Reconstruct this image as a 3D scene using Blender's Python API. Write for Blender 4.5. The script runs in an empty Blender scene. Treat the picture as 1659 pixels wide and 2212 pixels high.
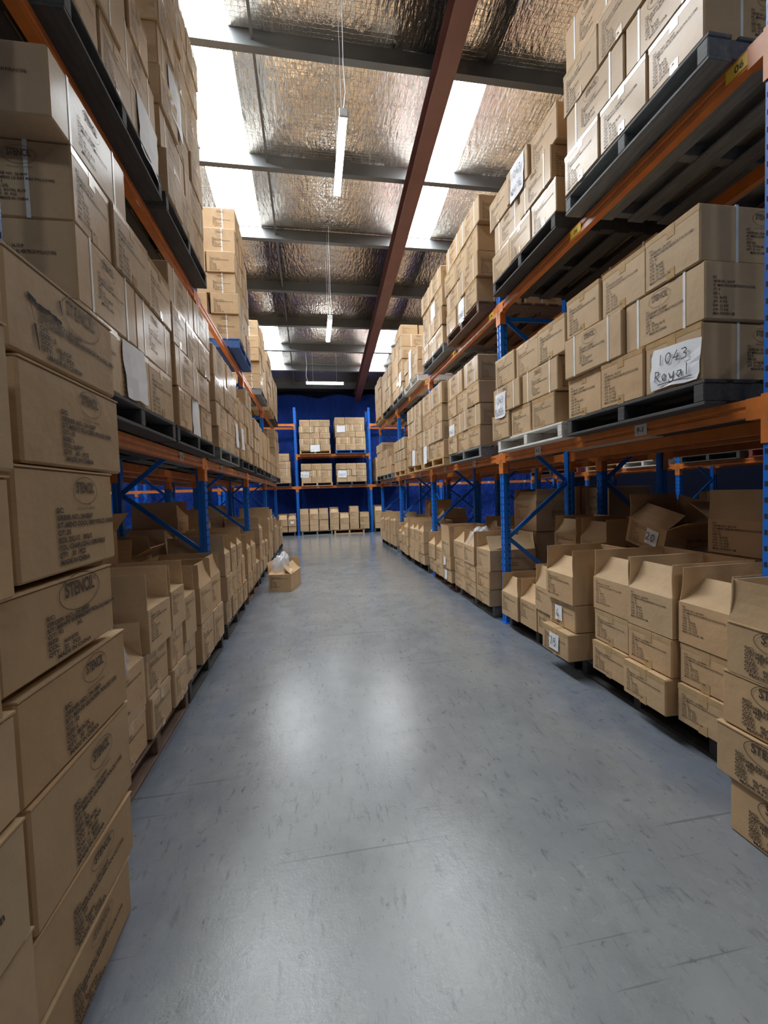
import bpy, bmesh, math, random
from mathutils import Matrix, Vector
PI = math.pi
random.seed(7)
C = bpy.context.scene.collection
scene = bpy.context.scene

# ------------------------------------------------------------------ camera
FPX, YAW, PITCH, ROLL, CAMH = 915.31, .1642, -.0433, -.0320, 1.48
def cam_axes():
    r = Vector((math.cos(YAW), -math.sin(YAW), 0)); f = Vector((math.sin(YAW), math.cos(YAW), 0)); u = Vector((0, 0, 1))
    f2 = f*math.cos(PITCH) + u*math.sin(PITCH); u2 = u*math.cos(PITCH) - f*math.sin(PITCH)
    return r*math.cos(ROLL) + u2*math.sin(ROLL), u2*math.cos(ROLL) - r*math.sin(ROLL), f2
R_, U_, F_ = cam_axes()
cd = bpy.data.cameras.new('camera'); cam = bpy.data.objects.new('camera', cd); C.objects.link(cam)
cd.sensor_fit = 'HORIZONTAL'; cd.sensor_width = 36; cd.lens = FPX/1659*36; cd.clip_start = .05; cd.clip_end = 200
cam.matrix_world = Matrix(((R_.x, U_.x, -F_.x, 0), (R_.y, U_.y, -F_.y, 0), (R_.z, U_.z, -F_.z, CAMH), (0, 0, 0, 1)))
scene.camera = cam

# ------------------------------------------------------------------ world, light levels, exposure
SKYLIGHT, LED = 14.0, 28.0
w = bpy.data.worlds.new('world'); scene.world = w; w.use_nodes = True
w.node_tree.nodes['Background'].inputs[0].default_value = (.6, .72, .9, 1)
w.node_tree.nodes['Background'].inputs[1].default_value = 1.0
vs = scene.view_settings
vs.view_transform = 'Standard'; vs.look = 'None'; vs.gamma = 1; vs.use_curve_mapping = False
vs.exposure = 1.45

# ------------------------------------------------------------------ materials
def mat(name):
    m = bpy.data.materials.new(name); m.use_nodes = True
    nt = m.node_tree
    return m, nt, nt.nodes['Principled BSDF']
def N(nt, t, **kw):
    n = nt.nodes.new(t)
    for k, v in kw.items():
        if k in n.inputs: n.inputs[k].default_value = v
        else: setattr(n, k, v)
    return n
def ramp(nt, fac, stops):
    n = nt.nodes.new('ShaderNodeValToRGB'); e = n.color_ramp.elements
    while len(e) < len(stops): e.new(.5)
    for i, (p, c) in enumerate(stops):
        e[i].position = p; e[i].color = (c, c, c, 1) if isinstance(c, (int, float)) else (*c, 1)
    nt.links.new(fac, n.inputs[0]); return n.outputs[0]
def mix(nt, fac, a, b, typ='MIX'):
    n = nt.nodes.new('ShaderNodeMix'); n.data_type = 'RGBA'; n.blend_type = typ
    for s, v in ((0, fac), (6, a), (7, b)):
        if isinstance(v, (int, float)): n.inputs[s].default_value = v
        elif isinstance(v, tuple): n.inputs[s].default_value = (*v, 1) if len(v) == 3 else v
        else: nt.links.new(v, n.inputs[s])
    return n.outputs[2]
def bump(nt, h, bs, s=.2, d=.01):
    b = N(nt, 'ShaderNodeBump', Strength=s, Distance=d); nt.links.new(h, b.inputs['Height'])
    nt.links.new(b.outputs[0], bs.inputs['Normal']); return b
def coords(nt, scale=(1, 1, 1), rnd=True):
    tc = nt.nodes.new('ShaderNodeTexCoord'); mp = nt.nodes.new('ShaderNodeMapping'); mp.inputs['Scale'].default_value = scale
    nt.links.new(tc.outputs['Object'], mp.inputs[0])
    if rnd:
        oi = nt.nodes.new('ShaderNodeObjectInfo'); mm = N(nt, 'ShaderNodeMath', operation='MULTIPLY'); mm.inputs[1].default_value = 37.
        nt.links.new(oi.outputs['Random'], mm.inputs[0]); nt.links.new(mm.outputs[0], mp.inputs['Location'])
    return mp.outputs[0]
def noise(nt, co, scale, detail=4, rough=.5):
    n = N(nt, 'ShaderNodeTexNoise', Scale=scale, Detail=detail, Roughness=rough); nt.links.new(co, n.inputs['Vector']); return n.outputs['Fac']
def simple(name, col, rough=.5, metal=0., var=.12, scale=9., spec=.5, bumpd=0.):
    m, nt, b = mat(name); co = coords(nt); f = noise(nt, co, scale)
    d = tuple(c*(1-var) for c in col); l = tuple(min(1, c*(1+var)) for c in col)
    nt.links.new(ramp(nt, f, [(.3, d), (.7, l)]), b.inputs['Base Color'])
    b.inputs['Roughness'].default_value = rough; b.inputs['Metallic'].default_value = metal; b.inputs['Specular IOR Level'].default_value = spec
    if bumpd: bump(nt, noise(nt, co, scale*6), b, .3, bumpd)
    return m
def cardboard(name, col, coat):
    m, nt, b = mat(name); co = coords(nt)
    big = noise(nt, co, 3.2, 5, .55); fine = noise(nt, coords(nt, (1, 1, 14)), 60, 2)
    base = ramp(nt, big, [(.25, tuple(c*.88 for c in col)), (.75, tuple(c*1.08 for c in col))])
    oi = nt.nodes.new('ShaderNodeObjectInfo'); ge = nt.nodes.new('ShaderNodeNewGeometry')
    ad = N(nt, 'ShaderNodeMath', operation='ADD'); nt.links.new(oi.outputs['Random'], ad.inputs[0]); nt.links.new(ge.outputs['Random Per Island'], ad.inputs[1])
    fr = N(nt, 'ShaderNodeMath', operation='FRACT'); nt.links.new(ad.outputs[0], fr.inputs[0])
    tint = ramp(nt, fr.outputs[0], [(0, (.86, .84, .80)), (.5, (1, 1, 1)), (1, (1.0, .93, .86))])
    c2 = mix(nt, 1.0, base, tint, 'MULTIPLY')
    c3 = mix(nt, .10, c2, ramp(nt, fine, [(.35, tuple(c*.6 for c in col)), (.65, tuple(min(1, c*1.3) for c in col))]))
    nt.links.new(c3, b.inputs['Base Color'])
    b.inputs['Roughness'].default_value = .62; b.inputs['Specular IOR Level'].default_value = .28
    if coat: b.inputs['Coat Weight'].default_value = coat; b.inputs['Coat Roughness'].default_value = .18
    bump(nt, noise(nt, co, 7, 3, .6), b, .35, .02)
    return m
M = {}
M['card'] = cardboard('cardboard', (.57, .40, .235), 0.0)
M['card_wrap'] = cardboard('wrapped_cardboard', (.57, .405, .24), 0.22)
M['card_dark'] = cardboard('darker_cardboard', (.50, .34, .19), 0.0)  # cardboard in a darker tone, used on the tall left stack
M['tape'] = simple('packing_tape', (.50, .335, .165), .2, spec=.6, scale=20, bumpd=.002)
M['ink'] = simple('print_ink', (.075, .05, .035), .7, var=.3, scale=30)
M['ink_faint'] = simple('faint_print_ink', (.20, .135, .085), .7, var=.3, scale=30)
M['strap'] = simple('white_strap', (.80, .80, .78), .35)
M['paper'] = simple('white_paper', (.82, .84, .88), .6, var=.03)
M['marker'] = simple('marker_ink', (.10, .10, .12), .6)
M['blue'] = simple('blue_paint', (.010, .155, .64), .33, spec=.5, bumpd=.001)
M['orange'] = simple('orange_paint', (.62, .185, .036), .38, var=.15)
M['dark_hole'] = simple('dark_slot', (.01, .012, .02), .8)
M['steel'] = simple('worn_steel', (.35, .33, .30), .45, metal=.7)
M['sign'] = simple('sign_grey', (.62, .62, .62), .5, var=.04)
M['yellow'] = simple('yellow_label', (.80, .55, .04), .45, var=.06)
M['black_text'] = simple('sign_black', (.02, .02, .02), .5)
def wood(name, col, var=.3):
    m, nt, b = mat(name); co = coords(nt, (2, 14, 14)); f = noise(nt, co, 3, 6, .65)
    nt.links.new(ramp(nt, f, [(.28, tuple(c*(1-var) for c in col)), (.72, tuple(min(1, c*(1+var)) for c in col))]), b.inputs['Base Color'])
    b.inputs['Roughness'].default_value = .75; bump(nt, f, b, .4, .006); return m
M['wood_dark'] = wood('charcoal_pallet_wood', (.060, .058, .058))
M['wood_grey'] = wood('grey_pallet_wood', (.19, .20, .205))
M['wood_white'] = wood('white_pallet_wood', (.68, .66, .62), .18)
M['wood_raw'] = wood('raw_pallet_wood', (.55, .36, .18), .22)
M['wood_brown'] = wood('brown_pallet_wood', (.17, .105, .075))
M['wood_blue'] = wood('blue_pallet_wood', (.05, .13, .38))
M['wood_red'] = wood('red_pallet_wood', (.24, .05, .04))
# floor
m, nt, b = mat('painted_concrete'); co = coords(nt, rnd=False)
n1 = noise(nt, co, .9, 6, .6); n2 = noise(nt, co, 3.3, 8, .68); n3 = noise(nt, coords(nt, (9, 2.2, 1), False), 3.0, 6, .7); n4 = noise(nt, co, 14, 8, .75)
base = ramp(nt, n1, [(.28, (.180, .194, .208)), (.5, (.210, .222, .228)), (.72, (.228, .238, .232))])
ed = nt.nodes.new('ShaderNodeTexCoord'); es = nt.nodes.new('ShaderNodeSeparateXYZ'); nt.links.new(ed.outputs['Object'], es.inputs[0])
ea = N(nt, 'ShaderNodeMath', operation='ADD'); ea.inputs[1].default_value = -.52; nt.links.new(es.outputs['X'], ea.inputs[0])
eb = N(nt, 'ShaderNodeMath', operation='ABSOLUTE'); nt.links.new(ea.outputs[0], eb.inputs[0])
ec = N(nt, 'ShaderNodeMath', operation='ADD'); nt.links.new(eb.outputs[0], ec.inputs[0]); nt.links.new(n1, ec.inputs[1])
em = N(nt, 'ShaderNodeMapRange'); nt.links.new(ec.outputs[0], em.inputs[0]); em.inputs[1].default_value = 1.45; em.inputs[2].default_value = 1.75
base = mix(nt, em.outputs[0], base, (.165, .188, .228))      # less trodden, bluer paint along the racks
c = mix(nt, ramp(nt, n2, [(.46, 0.), (.80, .5)]), base, (.30, .312, .295))
c = mix(nt, ramp(nt, noise(nt, coords(nt, (1.2, .8, 1), False), 2.1, 9, .72), [(.49, 0.), (.70, .62)]), c, (.15, .158, .165))
c = mix(nt, ramp(nt, n3, [(.565, 0.), (.66, .7)]), c, (.12, .127, .133))
scf = noise(nt, coords(nt, (3.4, 1.0, 1), False), 9.0, 4, .62)
c = mix(nt, ramp(nt, scf, [(.672, 0.), (.712, .75)]), c, (.085, .09, .093))
c = mix(nt, ramp(nt, n4, [(.59, 0.), (.67, .75)]), c, (.085, .088, .09))
for ang_, th_ in ((1.05, .70), (2.3, .715)):           # long drag scratches
    tcs = nt.nodes.new('ShaderNodeTexCoord'); mps = nt.nodes.new('ShaderNodeMapping'); nt.links.new(tcs.outputs['Object'], mps.inputs[0])
    mps.inputs['Rotation'].default_value = (0, 0, ang_); mps.inputs['Scale'].default_value = (.55, 26, 1)
    c = mix(nt, ramp(nt, noise(nt, mps.outputs[0], 1.6, 2, .5), [(th_, 0.), (th_+.03, .6)]), c, (.10, .105, .11))
chip = noise(nt, co, 26, 3, .8)
c = mix(nt, ramp(nt, chip, [(.745, 0.), (.77, .8)]), c, (.48, .49, .48))
nt.links.new(c, b.inputs['Base Color'])
tcw = nt.nodes.new('ShaderNodeTexCoord'); sx = nt.nodes.new('ShaderNodeSeparateXYZ'); nt.links.new(tcw.outputs['Object'], sx.inputs[0])
wear = N(nt, 'ShaderNodeMapRange'); nt.links.new(sx.outputs['Y'], wear.inputs[0])      # the paint is worn duller towards the loading end
for i_, v_ in ((1, .9), (2, 2.3), (3, .15), (4, .0)): wear.inputs[i_].default_value = v_
ra = N(nt, 'ShaderNodeMath', operation='ADD'); nt.links.new(ramp(nt, n2, [(.3, .09), (.7, .20)]), ra.inputs[0]); nt.links.new(wear.outputs[0], ra.inputs[1])
nt.links.new(ra.outputs[0], b.inputs['Roughness'])
b.inputs['Specular IOR Level'].default_value = .5
hb = mix(nt, .3, noise(nt, co, 42, 5, .75), noise(nt, co, 9, 3, .5)); bump(nt, hb, b, .145, .010)
M['floor'] = m
# roof foil with a hexagonal wire net
m, nt, b = mat('foil_insulation'); co = coords(nt, rnd=False)
b.inputs['Base Color'].default_value = (.66, .615, .56, 1); b.inputs['Metallic'].default_value = .92; b.inputs['Roughness'].default_value = .24
wv = noise(nt, coords(nt, (7, 2.2, 3), False), 3.0, 3, .5); big = noise(nt, coords(nt, (2.2, .8, 1), False), 1.3, 3)
vo = N(nt, 'ShaderNodeTexVoronoi', Scale=17, feature='DISTANCE_TO_EDGE', Randomness=.25); nt.links.new(co, vo.inputs['Vector'])
wire = ramp(nt, vo.outputs['Distance'], [(.0, 1.), (.06, 0.)])
h = mix(nt, .5, wv, big); bump(nt, h, b, .8, .065)
b2 = N(nt, 'ShaderNodeBump', Strength=.35, Distance=.006); nt.links.new(wire, b2.inputs['Height'])
nt.links.new(b.inputs['Normal'].links[0].from_socket, b2.inputs['Normal']); nt.links.new(b2.outputs[0], b.inputs['Normal'])
nt.links.new(mix(nt, mix(nt, wire, (0, 0, 0), (.6, .6, .6)), (.70, .645, .565), (.30, .29, .28)), b.inputs['Base Color'])
M['foil'] = m
M['purlin'] = simple('grey_purlin_steel', (.125, .132, .136), .45, metal=.2, var=.1, scale=2)
M['rafter'] = simple('red_oxide_paint', (.135, .048, .038), .45, var=.12, scale=3)
M['wall'] = simple('dark_wall_cladding', (.008, .011, .026), .9, spec=.1)
m, nt, b = mat('blue_tarpaulin'); co = coords(nt, rnd=False)
f = noise(nt, coords(nt, (1, 1, .45), False), 1.7, 6, .6)
nt.links.new(ramp(nt, f, [(.3, (.006, .034, .25)), (.7, (.012, .065, .42))]), b.inputs['Base Color'])
b.inputs['Roughness'].default_value = .33; b.inputs['Specular IOR Level'].default_value = .3; bump(nt, noise(nt, coords(nt, (1.6, 1, .7), False), 2.6, 6, .65), b, .9, .25)
M['tarp'] = m
def emit(name, col, s):
    m = bpy.data.materials.new(name); m.use_nodes = True; nt = m.node_tree; nt.nodes.clear()
    e = N(nt, 'ShaderNodeEmission', Color=(*col, 1), Strength=s); o = nt.nodes.new('ShaderNodeOutputMaterial')
    nt.links.new(e.outputs[0], o.inputs[0]); return m
M['skylight'] = emit('daylight_sheet', (.93, .97, 1.0), SKYLIGHT)
M['led'] = emit('led_diffuser', (.90, .96, 1.0), LED)
M['white_metal'] = simple('white_enamel', (.78, .79, .8), .4)
m, nt, b = mat('clear_plastic'); nt.nodes.remove(b)
gl = N(nt, 'ShaderNodeBsdfGlossy', Roughness=.18); df = N(nt, 'ShaderNodeBsdfDiffuse', Color=(.82, .84, .88, 1)); tl = N(nt, 'ShaderNodeBsdfTranslucent', Color=(.82, .84, .88, 1)); tr = N(nt, 'ShaderNodeBsdfTransparent')
a1 = N(nt, 'ShaderNodeMixShader', Fac=.45); a2 = N(nt, 'ShaderNodeMixShader', Fac=.16); a3 = N(nt, 'ShaderNodeMixShader', Fac=.62)
nt.links.new(df.outputs[0], a1.inputs[1]); nt.links.new(tl.outputs[0], a1.inputs[2])
nt.links.new(a1.outputs[0], a2.inputs[1]); nt.links.new(gl.outputs[0], a2.inputs[2])
nt.links.new(tr.outputs[0], a3.inputs[1]); nt.links.new(a2.outputs[0], a3.inputs[2])
nt.links.new(a3.outputs[0], nt.nodes['Material Output'].inputs[0])
M['plastic'] = m

# ------------------------------------------------------------------ object helpers
def new(name, me, parent=None, loc=(0, 0, 0), rot=(0, 0, 0)):
    o = bpy.data.objects.new(name, me); C.objects.link(o)
    if parent: o.parent = parent
    o.location = loc; o.rotation_euler = rot
    return o
def tag(o, label=None, cat=None, group=None, kind=None):
    if label: o['label'] = label
    if cat: o['category'] = cat
    if group: o['group'] = group
    if kind: o['kind'] = kind
    return o
def mesh(name, verts, faces, m):
    me = bpy.data.meshes.new(name); me.from_pydata(verts, [], faces); me.update()
    me.materials.append(m); return me
def boxv(x0, x1, y0, y1, z0, z1, c=0.):
    """verts, faces of a box, edges chamfered by c"""
    if not c:
        v = [(x0, y0, z0), (x1, y0, z0), (x1, y1, z0), (x0, y1, z0), (x0, y0, z1), (x1, y0, z1), (x1, y1, z1), (x0, y1, z1)]
        return v, [(0, 3, 2, 1), (4, 5, 6, 7), (0, 1, 5, 4), (1, 2, 6, 5), (2, 3, 7, 6), (3, 0, 4, 7)]
    bm = bmesh.new(); vv, ff = boxv(x0, x1, y0, y1, z0, z1)
    bv = [bm.verts.new(p) for p in vv]
    for f in ff: bm.faces.new([bv[i] for i in f])
    bmesh.ops.bevel(bm, geom=bm.edges[:], offset=c, segments=1, affect='EDGES', profile=.5)
    bm.verts.index_update()
    r = [v.co[:] for v in bm.verts], [tuple(v.index for v in f.verts) for f in bm.faces]
    bm.free(); return r
class MB:
    def __init__(s): s.v = []; s.f = []
    def add(s, vf, mtx=None):
        n = len(s.v); v, f = vf
        s.v += [tuple(mtx @ Vector(p)) for p in v] if mtx else [tuple(p) for p in v]
        s.f += [tuple(i+n for i in q) for q in f]; return s
    def box(s, *a, c=0., mtx=None): return s.add(boxv(*a, c=c), mtx)
    def bar(s, p, q, wx, wz):
        p, q = Vector(p), Vector(q); d = q-p; L = d.length
        mtx = Matrix.Translation(p) @ d.to_track_quat('X', 'Z').to_matrix().to_4x4()
        return s.box(0, L, -wx/2, wx/2, -wz/2, wz/2, mtx=mtx)
    def prism(s, poly, z0, z1):
        n = len(poly); v = [(x, y, z0) for x, y in poly] + [(x, y, z1) for x, y in poly]
        f = [tuple(range(n-1, -1, -1)), tuple(range(n, 2*n))] + [(i, (i+1) % n, n+(i+1) % n, n+i) for i in range(n)]
        return s.add((v, f))
    def mesh(s, name, m): return mesh(name, s.v, s.f, m)
CACHE = {}
def cached(key, fn):
    if key not in CACHE: CACHE[key] = fn()
    return CACHE[key]
def empty(name, loc, rz=0):
    o = bpy.data.objects.new(name, None); C.objects.link(o); o.location = loc; o.rotation_euler = (0, 0, rz); o.empty_display_size = .1; return o
ORD = 'first second third fourth fifth sixth seventh eighth ninth tenth eleventh twelfth thirteenth fourteenth fifteenth sixteenth seventeenth eighteenth nineteenth twentieth twenty-first twenty-second twenty-third twenty-fourth twenty-fifth twenty-sixth twenty-seventh twenty-eighth'.split()

# ------------------------------------------------------------------ lettering
DG = None
def text_mesh(name, lines, size, pitch, m, res=2, off=.0, sx=1., align='LEFT'):
    """flat lettering, top-left corner at the origin, x right, y up"""
    out = MB()
    for i, ln in enumerate(lines):
        if not ln: continue
        cu = bpy.data.curves.new('t', 'FONT'); cu.body = ln; cu.size = size; cu.resolution_u = res; cu.offset = off; cu.align_x = align
        o = bpy.data.objects.new('t', cu); C.objects.link(o)
        me = bpy.data.meshes.new_from_object(o.evaluated_get(bpy.context.evaluated_depsgraph_get()))
        out.add(([(v.co.x*sx, v.co.y - i*pitch - size*.7, 0) for v in me.vertices], [tuple(p.vertices) for p in me.polygons]))
        bpy.data.objects.remove(o); bpy.data.curves.remove(cu); bpy.data.meshes.remove(me)
    return out.mesh(name, m)
def ring(rx, ry, t, n=40):
    v = []; f = []
    for i in range(n):
        a = 2*PI*i/n; v += [(rx*math.cos(a), ry*math.sin(a), 0), ((rx-t)*math.cos(a), (ry-t)*math.sin(a), 0)]
    for i in range(n): j = (i+1) % n; f.append((2*i, 2*j, 2*j+1, 2*i+1))
    return v, f
def logo_mesh(res, m):
    b = MB(); b.add(ring(.105, .062, .0028))
    for args, dx, dy in (((['STENCIL'], .046, .05), 0, .031), ((['HIGH QUALITY GARMENT'], .0155, .02), 0, -.075)):
        t = text_mesh('t', *args, m, res, .0012 if args[1] > .03 else 0, .86, 'CENTER')
        sy = 1.45 if args[1] > .03 else 1
        b.add(([(v.co.x+dx, (v.co.y+args[1]*.35)*sy + dy - args[1]*.35, 0) for v in t.vertices], [tuple(p.vertices) for p in t.polygons])); bpy.data.meshes.remove(t)
    t = text_mesh('t', ['\u00ae'], .02, .02, m, res, 0, 1, 'CENTER'); b.add(([(v.co.x+.078, v.co.y+.034, 0) for v in t.vertices], [tuple(p.vertices) for p in t.polygons]))
    return b.mesh('logo_print', m)
def block(order, st, ct, size, col, qty, meas=True):
    l = ['S/C:', 'ORDER NO.: '+order, 'S/T: '+st, 'C/T: '+ct, 'SIZE: '+size, 'COL:  '+col, 'QTY:  '+qty+'  PCS']
    return l + (['N.W:  6.2  KGS', 'G.W:  7.7  KGS', 'MEAS: 57X37X30 CM'] if meas else ['      MADE IN CHINA'])
BL = [block('24-151P', "MEN'S THE SILVERTECH POLO(1156)", '12', 'XL', 'BLACK', '50'),
      block('23-409P', "MEN'S L/S DRY MAX POLO(1043)", '5', '2XL', 'ROYAL BLUE', '30'),
      block('24-151P', "MEN'S THE SILVERTECH POLO(1156)", '30', 'L', 'BLACK', '50'),
      block('23-412P', "LADIES L/S DRY MAX POLO(1143)", '8', '14', 'NAVY', '30')]
BLONG = [block('23-409P', "MEN'S L/S DRY MAX POLO(1043)", '5', '2XL', 'ROYAL BLUE', '30', False),
         block('24-106P', "MEN'S GLACIER POLO(1159)", '10', 'L', 'BLACK', '30', False)]
P_SHORT = [text_mesh('shipping_print', l, .0185, .0205, M['ink_faint'] if i == 3 else M['ink'], 1, .0004, .93) for i, l in enumerate(BL)]
P_LONG = [text_mesh('shipping_print', l, .020, .0205, M['ink'], 1, .0004, .93) for l in BLONG]
LOGO = logo_mesh(2, M['ink_faint'])
STROKES = {'0': [[(.5, 1), (.15, .8), (.1, .4), (.3, .02), (.65, .05), (.85, .5), (.75, .9), (.5, 1)]], '1': [[(.5, 1), (.48, 0)]],
 '2': [[(.1, .8), (.35, 1), (.75, .85), (.7, .6), (.1, .05), (.9, .1)]], '3': [[(.1, .95), (.6, 1), (.8, .8), (.4, .55), (.8, .4), (.7, .08), (.1, 0)]],
 '4': [[(.6, 1), (.1, .35), (.9, .4)], [(.68, .7), (.6, 0)]], '5': [[(.8, 1), (.25, .95), (.2, .55), (.65, .55), (.8, .25), (.5, 0), (.1, .08)]],
 '6': [[(.65, 1), (.25, .6), (.2, .15), (.5, 0), (.75, .2), (.55, .42), (.25, .3)]], '7': [[(.05, .95), (.85, 1), (.4, 0)]],
 'R': [[(.15, 0), (.2, 1), (.7, .95), (.75, .65), (.25, .5), (.85, 0)]], 'o': [[(.5, .6), (.15, .4), (.3, .02), (.7, .1), (.7, .45), (.5, .6)]],
 'y': [[(.1, .55), (.3, .1), (.7, .15), (.85, .6), (.7, -.3), (.3, -.4), (.15, -.2)]], 'a': [[(.8, .55), (.3, .55), (.15, .2), (.4, 0), (.75, .25), (.8, .55), (.9, 0)]],
 'l': [[(.4, 1.1), (.45, 0)]], 'B': [[(.15, 0), (.2, 1), (.7, .9), (.65, .6), (.2, .52), (.8, .4), (.75, .08), (.15, 0)]], 'L': [[(.2, 1), (.15, 0), (.8, .05)]],
 'A': [[(.05, 0), (.45, 1), (.85, 0)], [(.2, .4), (.7, .4)]], 'C': [[(.8, .85), (.45, 1), (.1, .5), (.35, .02), (.85, .15)]], 'K': [[(.15, 1), (.15, 0)], [(.8, 1), (.2, .5), (.85, 0)]],
 'N': [[(.1, 0), (.12, 1), (.75, .05), (.8, 1)]], 'V': [[(.05, 1), (.4, 0), (.8, 1)]], 'Y': [[(.05, 1), (.4, .5), (.8, 1)], [(.4, .5), (.38, 0)]], 'W': [[(0, 1), (.2, 0), (.45, .7), (.65, 0), (.9, 1)]], 'H': [[(.1, 0), (.1, 1)], [(.8, 0), (.8, 1)], [(.1, .5), (.8, .5)]], 'I': [[(.4, 0), (.4, 1)]], 'T': [[(.05, 1), (.85, 1)], [(.45, 1), (.45, 0)]], 'E': [[(.8, 1), (.15, .98), (.12, .02), (.8, 0)], [(.15, .52), (.65, .54)]], '_': [[(.1, .05), (1.1, .0)]], '-': [[(.1, .5), (.7, .5)]]}
def hand(rows, W, H, wgt=.006):
    """handwritten rows centred on the origin"""
    b = MB(); n = len(rows)
    for r, s in enumerate(rows):
        under = s.endswith('_'); s = s.rstrip('_')
        ch = min(H/n*.62, W/max(1, len(s))*1.25); cw = min(W/max(1, len(s)), ch*.95); x0 = -cw*len(s)/2; y0 = H/2 - (r+.8)*H/n
        lines = [[(x0+(i+p[0]*.85)*cw, y0+p[1]*ch) for p in pl] for i, c in enumerate(s) for pl in STROKES.get(c, [])]
        if under: lines.append([(x0+cw*.6, y0-ch*.38), (x0+cw*len(s), y0-ch*.2)])
        if 1:
            for pts in lines:
                for p, q in zip(pts, pts[1:]):
                    d = Vector((q[0]-p[0], q[1]-p[1])); L = d.length
                    if L < 1e-6: continue
                    nn = Vector((-d.y, d.x))/L*wgt/2; e = d/L*wgt*.3
                    b.add(([(p[0]-e.x+nn.x, p[1]-e.y+nn.y, 0), (p[0]-e.x-nn.x, p[1]-e.y-nn.y, 0), (q[0]+e.x-nn.x, q[1]+e.y-nn.y, 0), (q[0]+e.x+nn.x, q[1]+e.y+nn.y, 0)], [(0, 1, 2, 3)]))
    return b.mesh('note_writing', M['marker'])
def note(parent, x, y, z, W, H, rows, rz=0., rot=0., torn=True, wgt=.006, rnd=random.Random(3)):
    """paper sheet taped on the face whose outward normal is -y (rz turns it)"""
    nx, ny = 5, 6; v = []; f = []
    for j in range(ny):
        for i in range(nx):
            a, c = i/(nx-1)-.5, j/(ny-1)-.5
            e = .03*W if torn and (i in (0, nx-1) or j == 0) else 0
            v.append((a*W + rnd.uniform(-e, e), c*H + rnd.uniform(-e, e), .004 + (.010*(.5-c)*rnd.random() + .003*math.sin(5*a+2))*(1 if torn else .5)))
    for j in range(ny-1):
        for i in range(nx-1): k = j*nx+i; f.append((k, k+1, k+nx+1, k+nx))
    R = Matrix.Rotation(rz, 4, 'Z') @ Matrix.Rotation(PI/2, 4, 'X') @ Matrix.Rotation(rot, 4, 'Z')
    o = new('paper_note', mesh('paper_note', v, f, M['paper']), parent, (x, y, z), R.to_euler()); o['label'] = 'white paper sheet taped to the face'
    if rows: new('note_writing', hand(rows, W*.8, H*.8, wgt), o, (0, 0, .0155 if torn else .012))
    return o

# ------------------------------------------------------------------ building shell
def roof_z(y): return 7.19 - .1355*(y-5.82)          # underside of the purlins
X0, X1, Y0, Y1 = -9.6, 11.6, -9.0, 18.1
fl = new('floor', MB().box(X0, X1, Y0, Y1, -.1, 0).mesh('floor', M['floor'])); tag(fl, kind='structure')
for nm, a in (('wall_back', (X0, X1, Y1, Y1+.1, 0, 9)), ('wall_front', (X0, X1, Y0-.1, Y0, 0, 11)), ('wall_left', (X0-.1, X0, Y0, Y1, 0, 11)), ('wall_right', (X1, X1+.1, Y0, Y1, 0, 11))):
    tag(new(nm, MB().box(*a).mesh(nm, M['wall'])), kind='structure')
SKY = [(-1.59, -.83), (1.95, 2.71), (-7.2, -6.44), (6.2, 6.96)]; SPAN = [(-6.9, -4.6), (2.62, 5.93), (5.93, 9.12), (12.75, 15.36)]
PUR = [-8.3, -6.7, -5.1, -3.5, -1.9, -.35, 1.05, 2.62, 4.2, 5.80, 7.50, 9.12, 10.83, 12.42, 13.92, 15.37, 16.95]
def noglass(x, y): return (x == 1.95 and y == 2.62) or (x == 6.2 and y in (2.62, 5.93))
def sag(y):                                            # insulation blanket sags between the purlins
    for p, c in zip(PUR, PUR[1:]):
        if p+.04 < y < c+.04: t = (y-p-.04)/(c-p); return .085*math.sin(PI*t)**.6
    return 0.
xs = sorted({X0, X1, *[v for s in SKY for v in s]}); ys = sorted({Y0, Y1, *[v for s in SPAN for v in s]})
rb = MB()
for i in range(len(xs)-1):
    for j in range(len(ys)-1):
        if (xs[i], xs[i+1]) in SKY and (ys[j], ys[j+1]) in SPAN and not noglass(xs[i], ys[j]): continue
        a, b2_, c0, c1 = xs[i], xs[i+1], ys[j], ys[j+1]
        n = max(1, int((c1-c0)/.1)); v = []
        for t in range(n+1):
            y = c0+(c1-c0)*t/n; z = roof_z(y)+.25; zs_ = z-sag(y); v += [(a, y, zs_), (b2_, y, zs_), (a, y, z+.06), (b2_, y, z+.06)]
        f = [(0, 1, 3, 2), (4*n, 4*n+2, 4*n+3, 4*n+1)]
        for t in range(n): p = 4*t; f += [(p, p+4, p+5, p+1), (p+2, p+3, p+7, p+6), (p, p+2, p+6, p+4), (p+1, p+5, p+7, p+3)]
        rb.add((v, f))
me_ = rb.mesh('ceiling', M['foil']); me_.polygons.foreach_set('use_smooth', [abs(p.normal.z) > .5 for p in me_.polygons])
ceil = new('ceiling', me_); tag(ceil, kind='structure')
k = 1
for a, c in SKY:
    for s, e in SPAN:
        if noglass(a, s): continue
        v = []; f = []; n = 20                              # corrugated translucent sheet
        for i in range(n+1):
            x = a-.03 + (c-a+.06)*i/n; h = .012*math.cos(2*PI*i/n*5)
            v += [(x, s-.05, roof_z(s-.05)+.322+h), (x, e+.05, roof_z(e+.05)+.322+h)]
        for i in range(n): f.append((2*i, 2*i+1, 2*i+3, 2*i+2))
        tag(new('window_%d' % k, mesh('skylight_sheet', v, f, M['skylight'])), kind='structure'); k += 1
sl = math.atan(-.1355)
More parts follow.
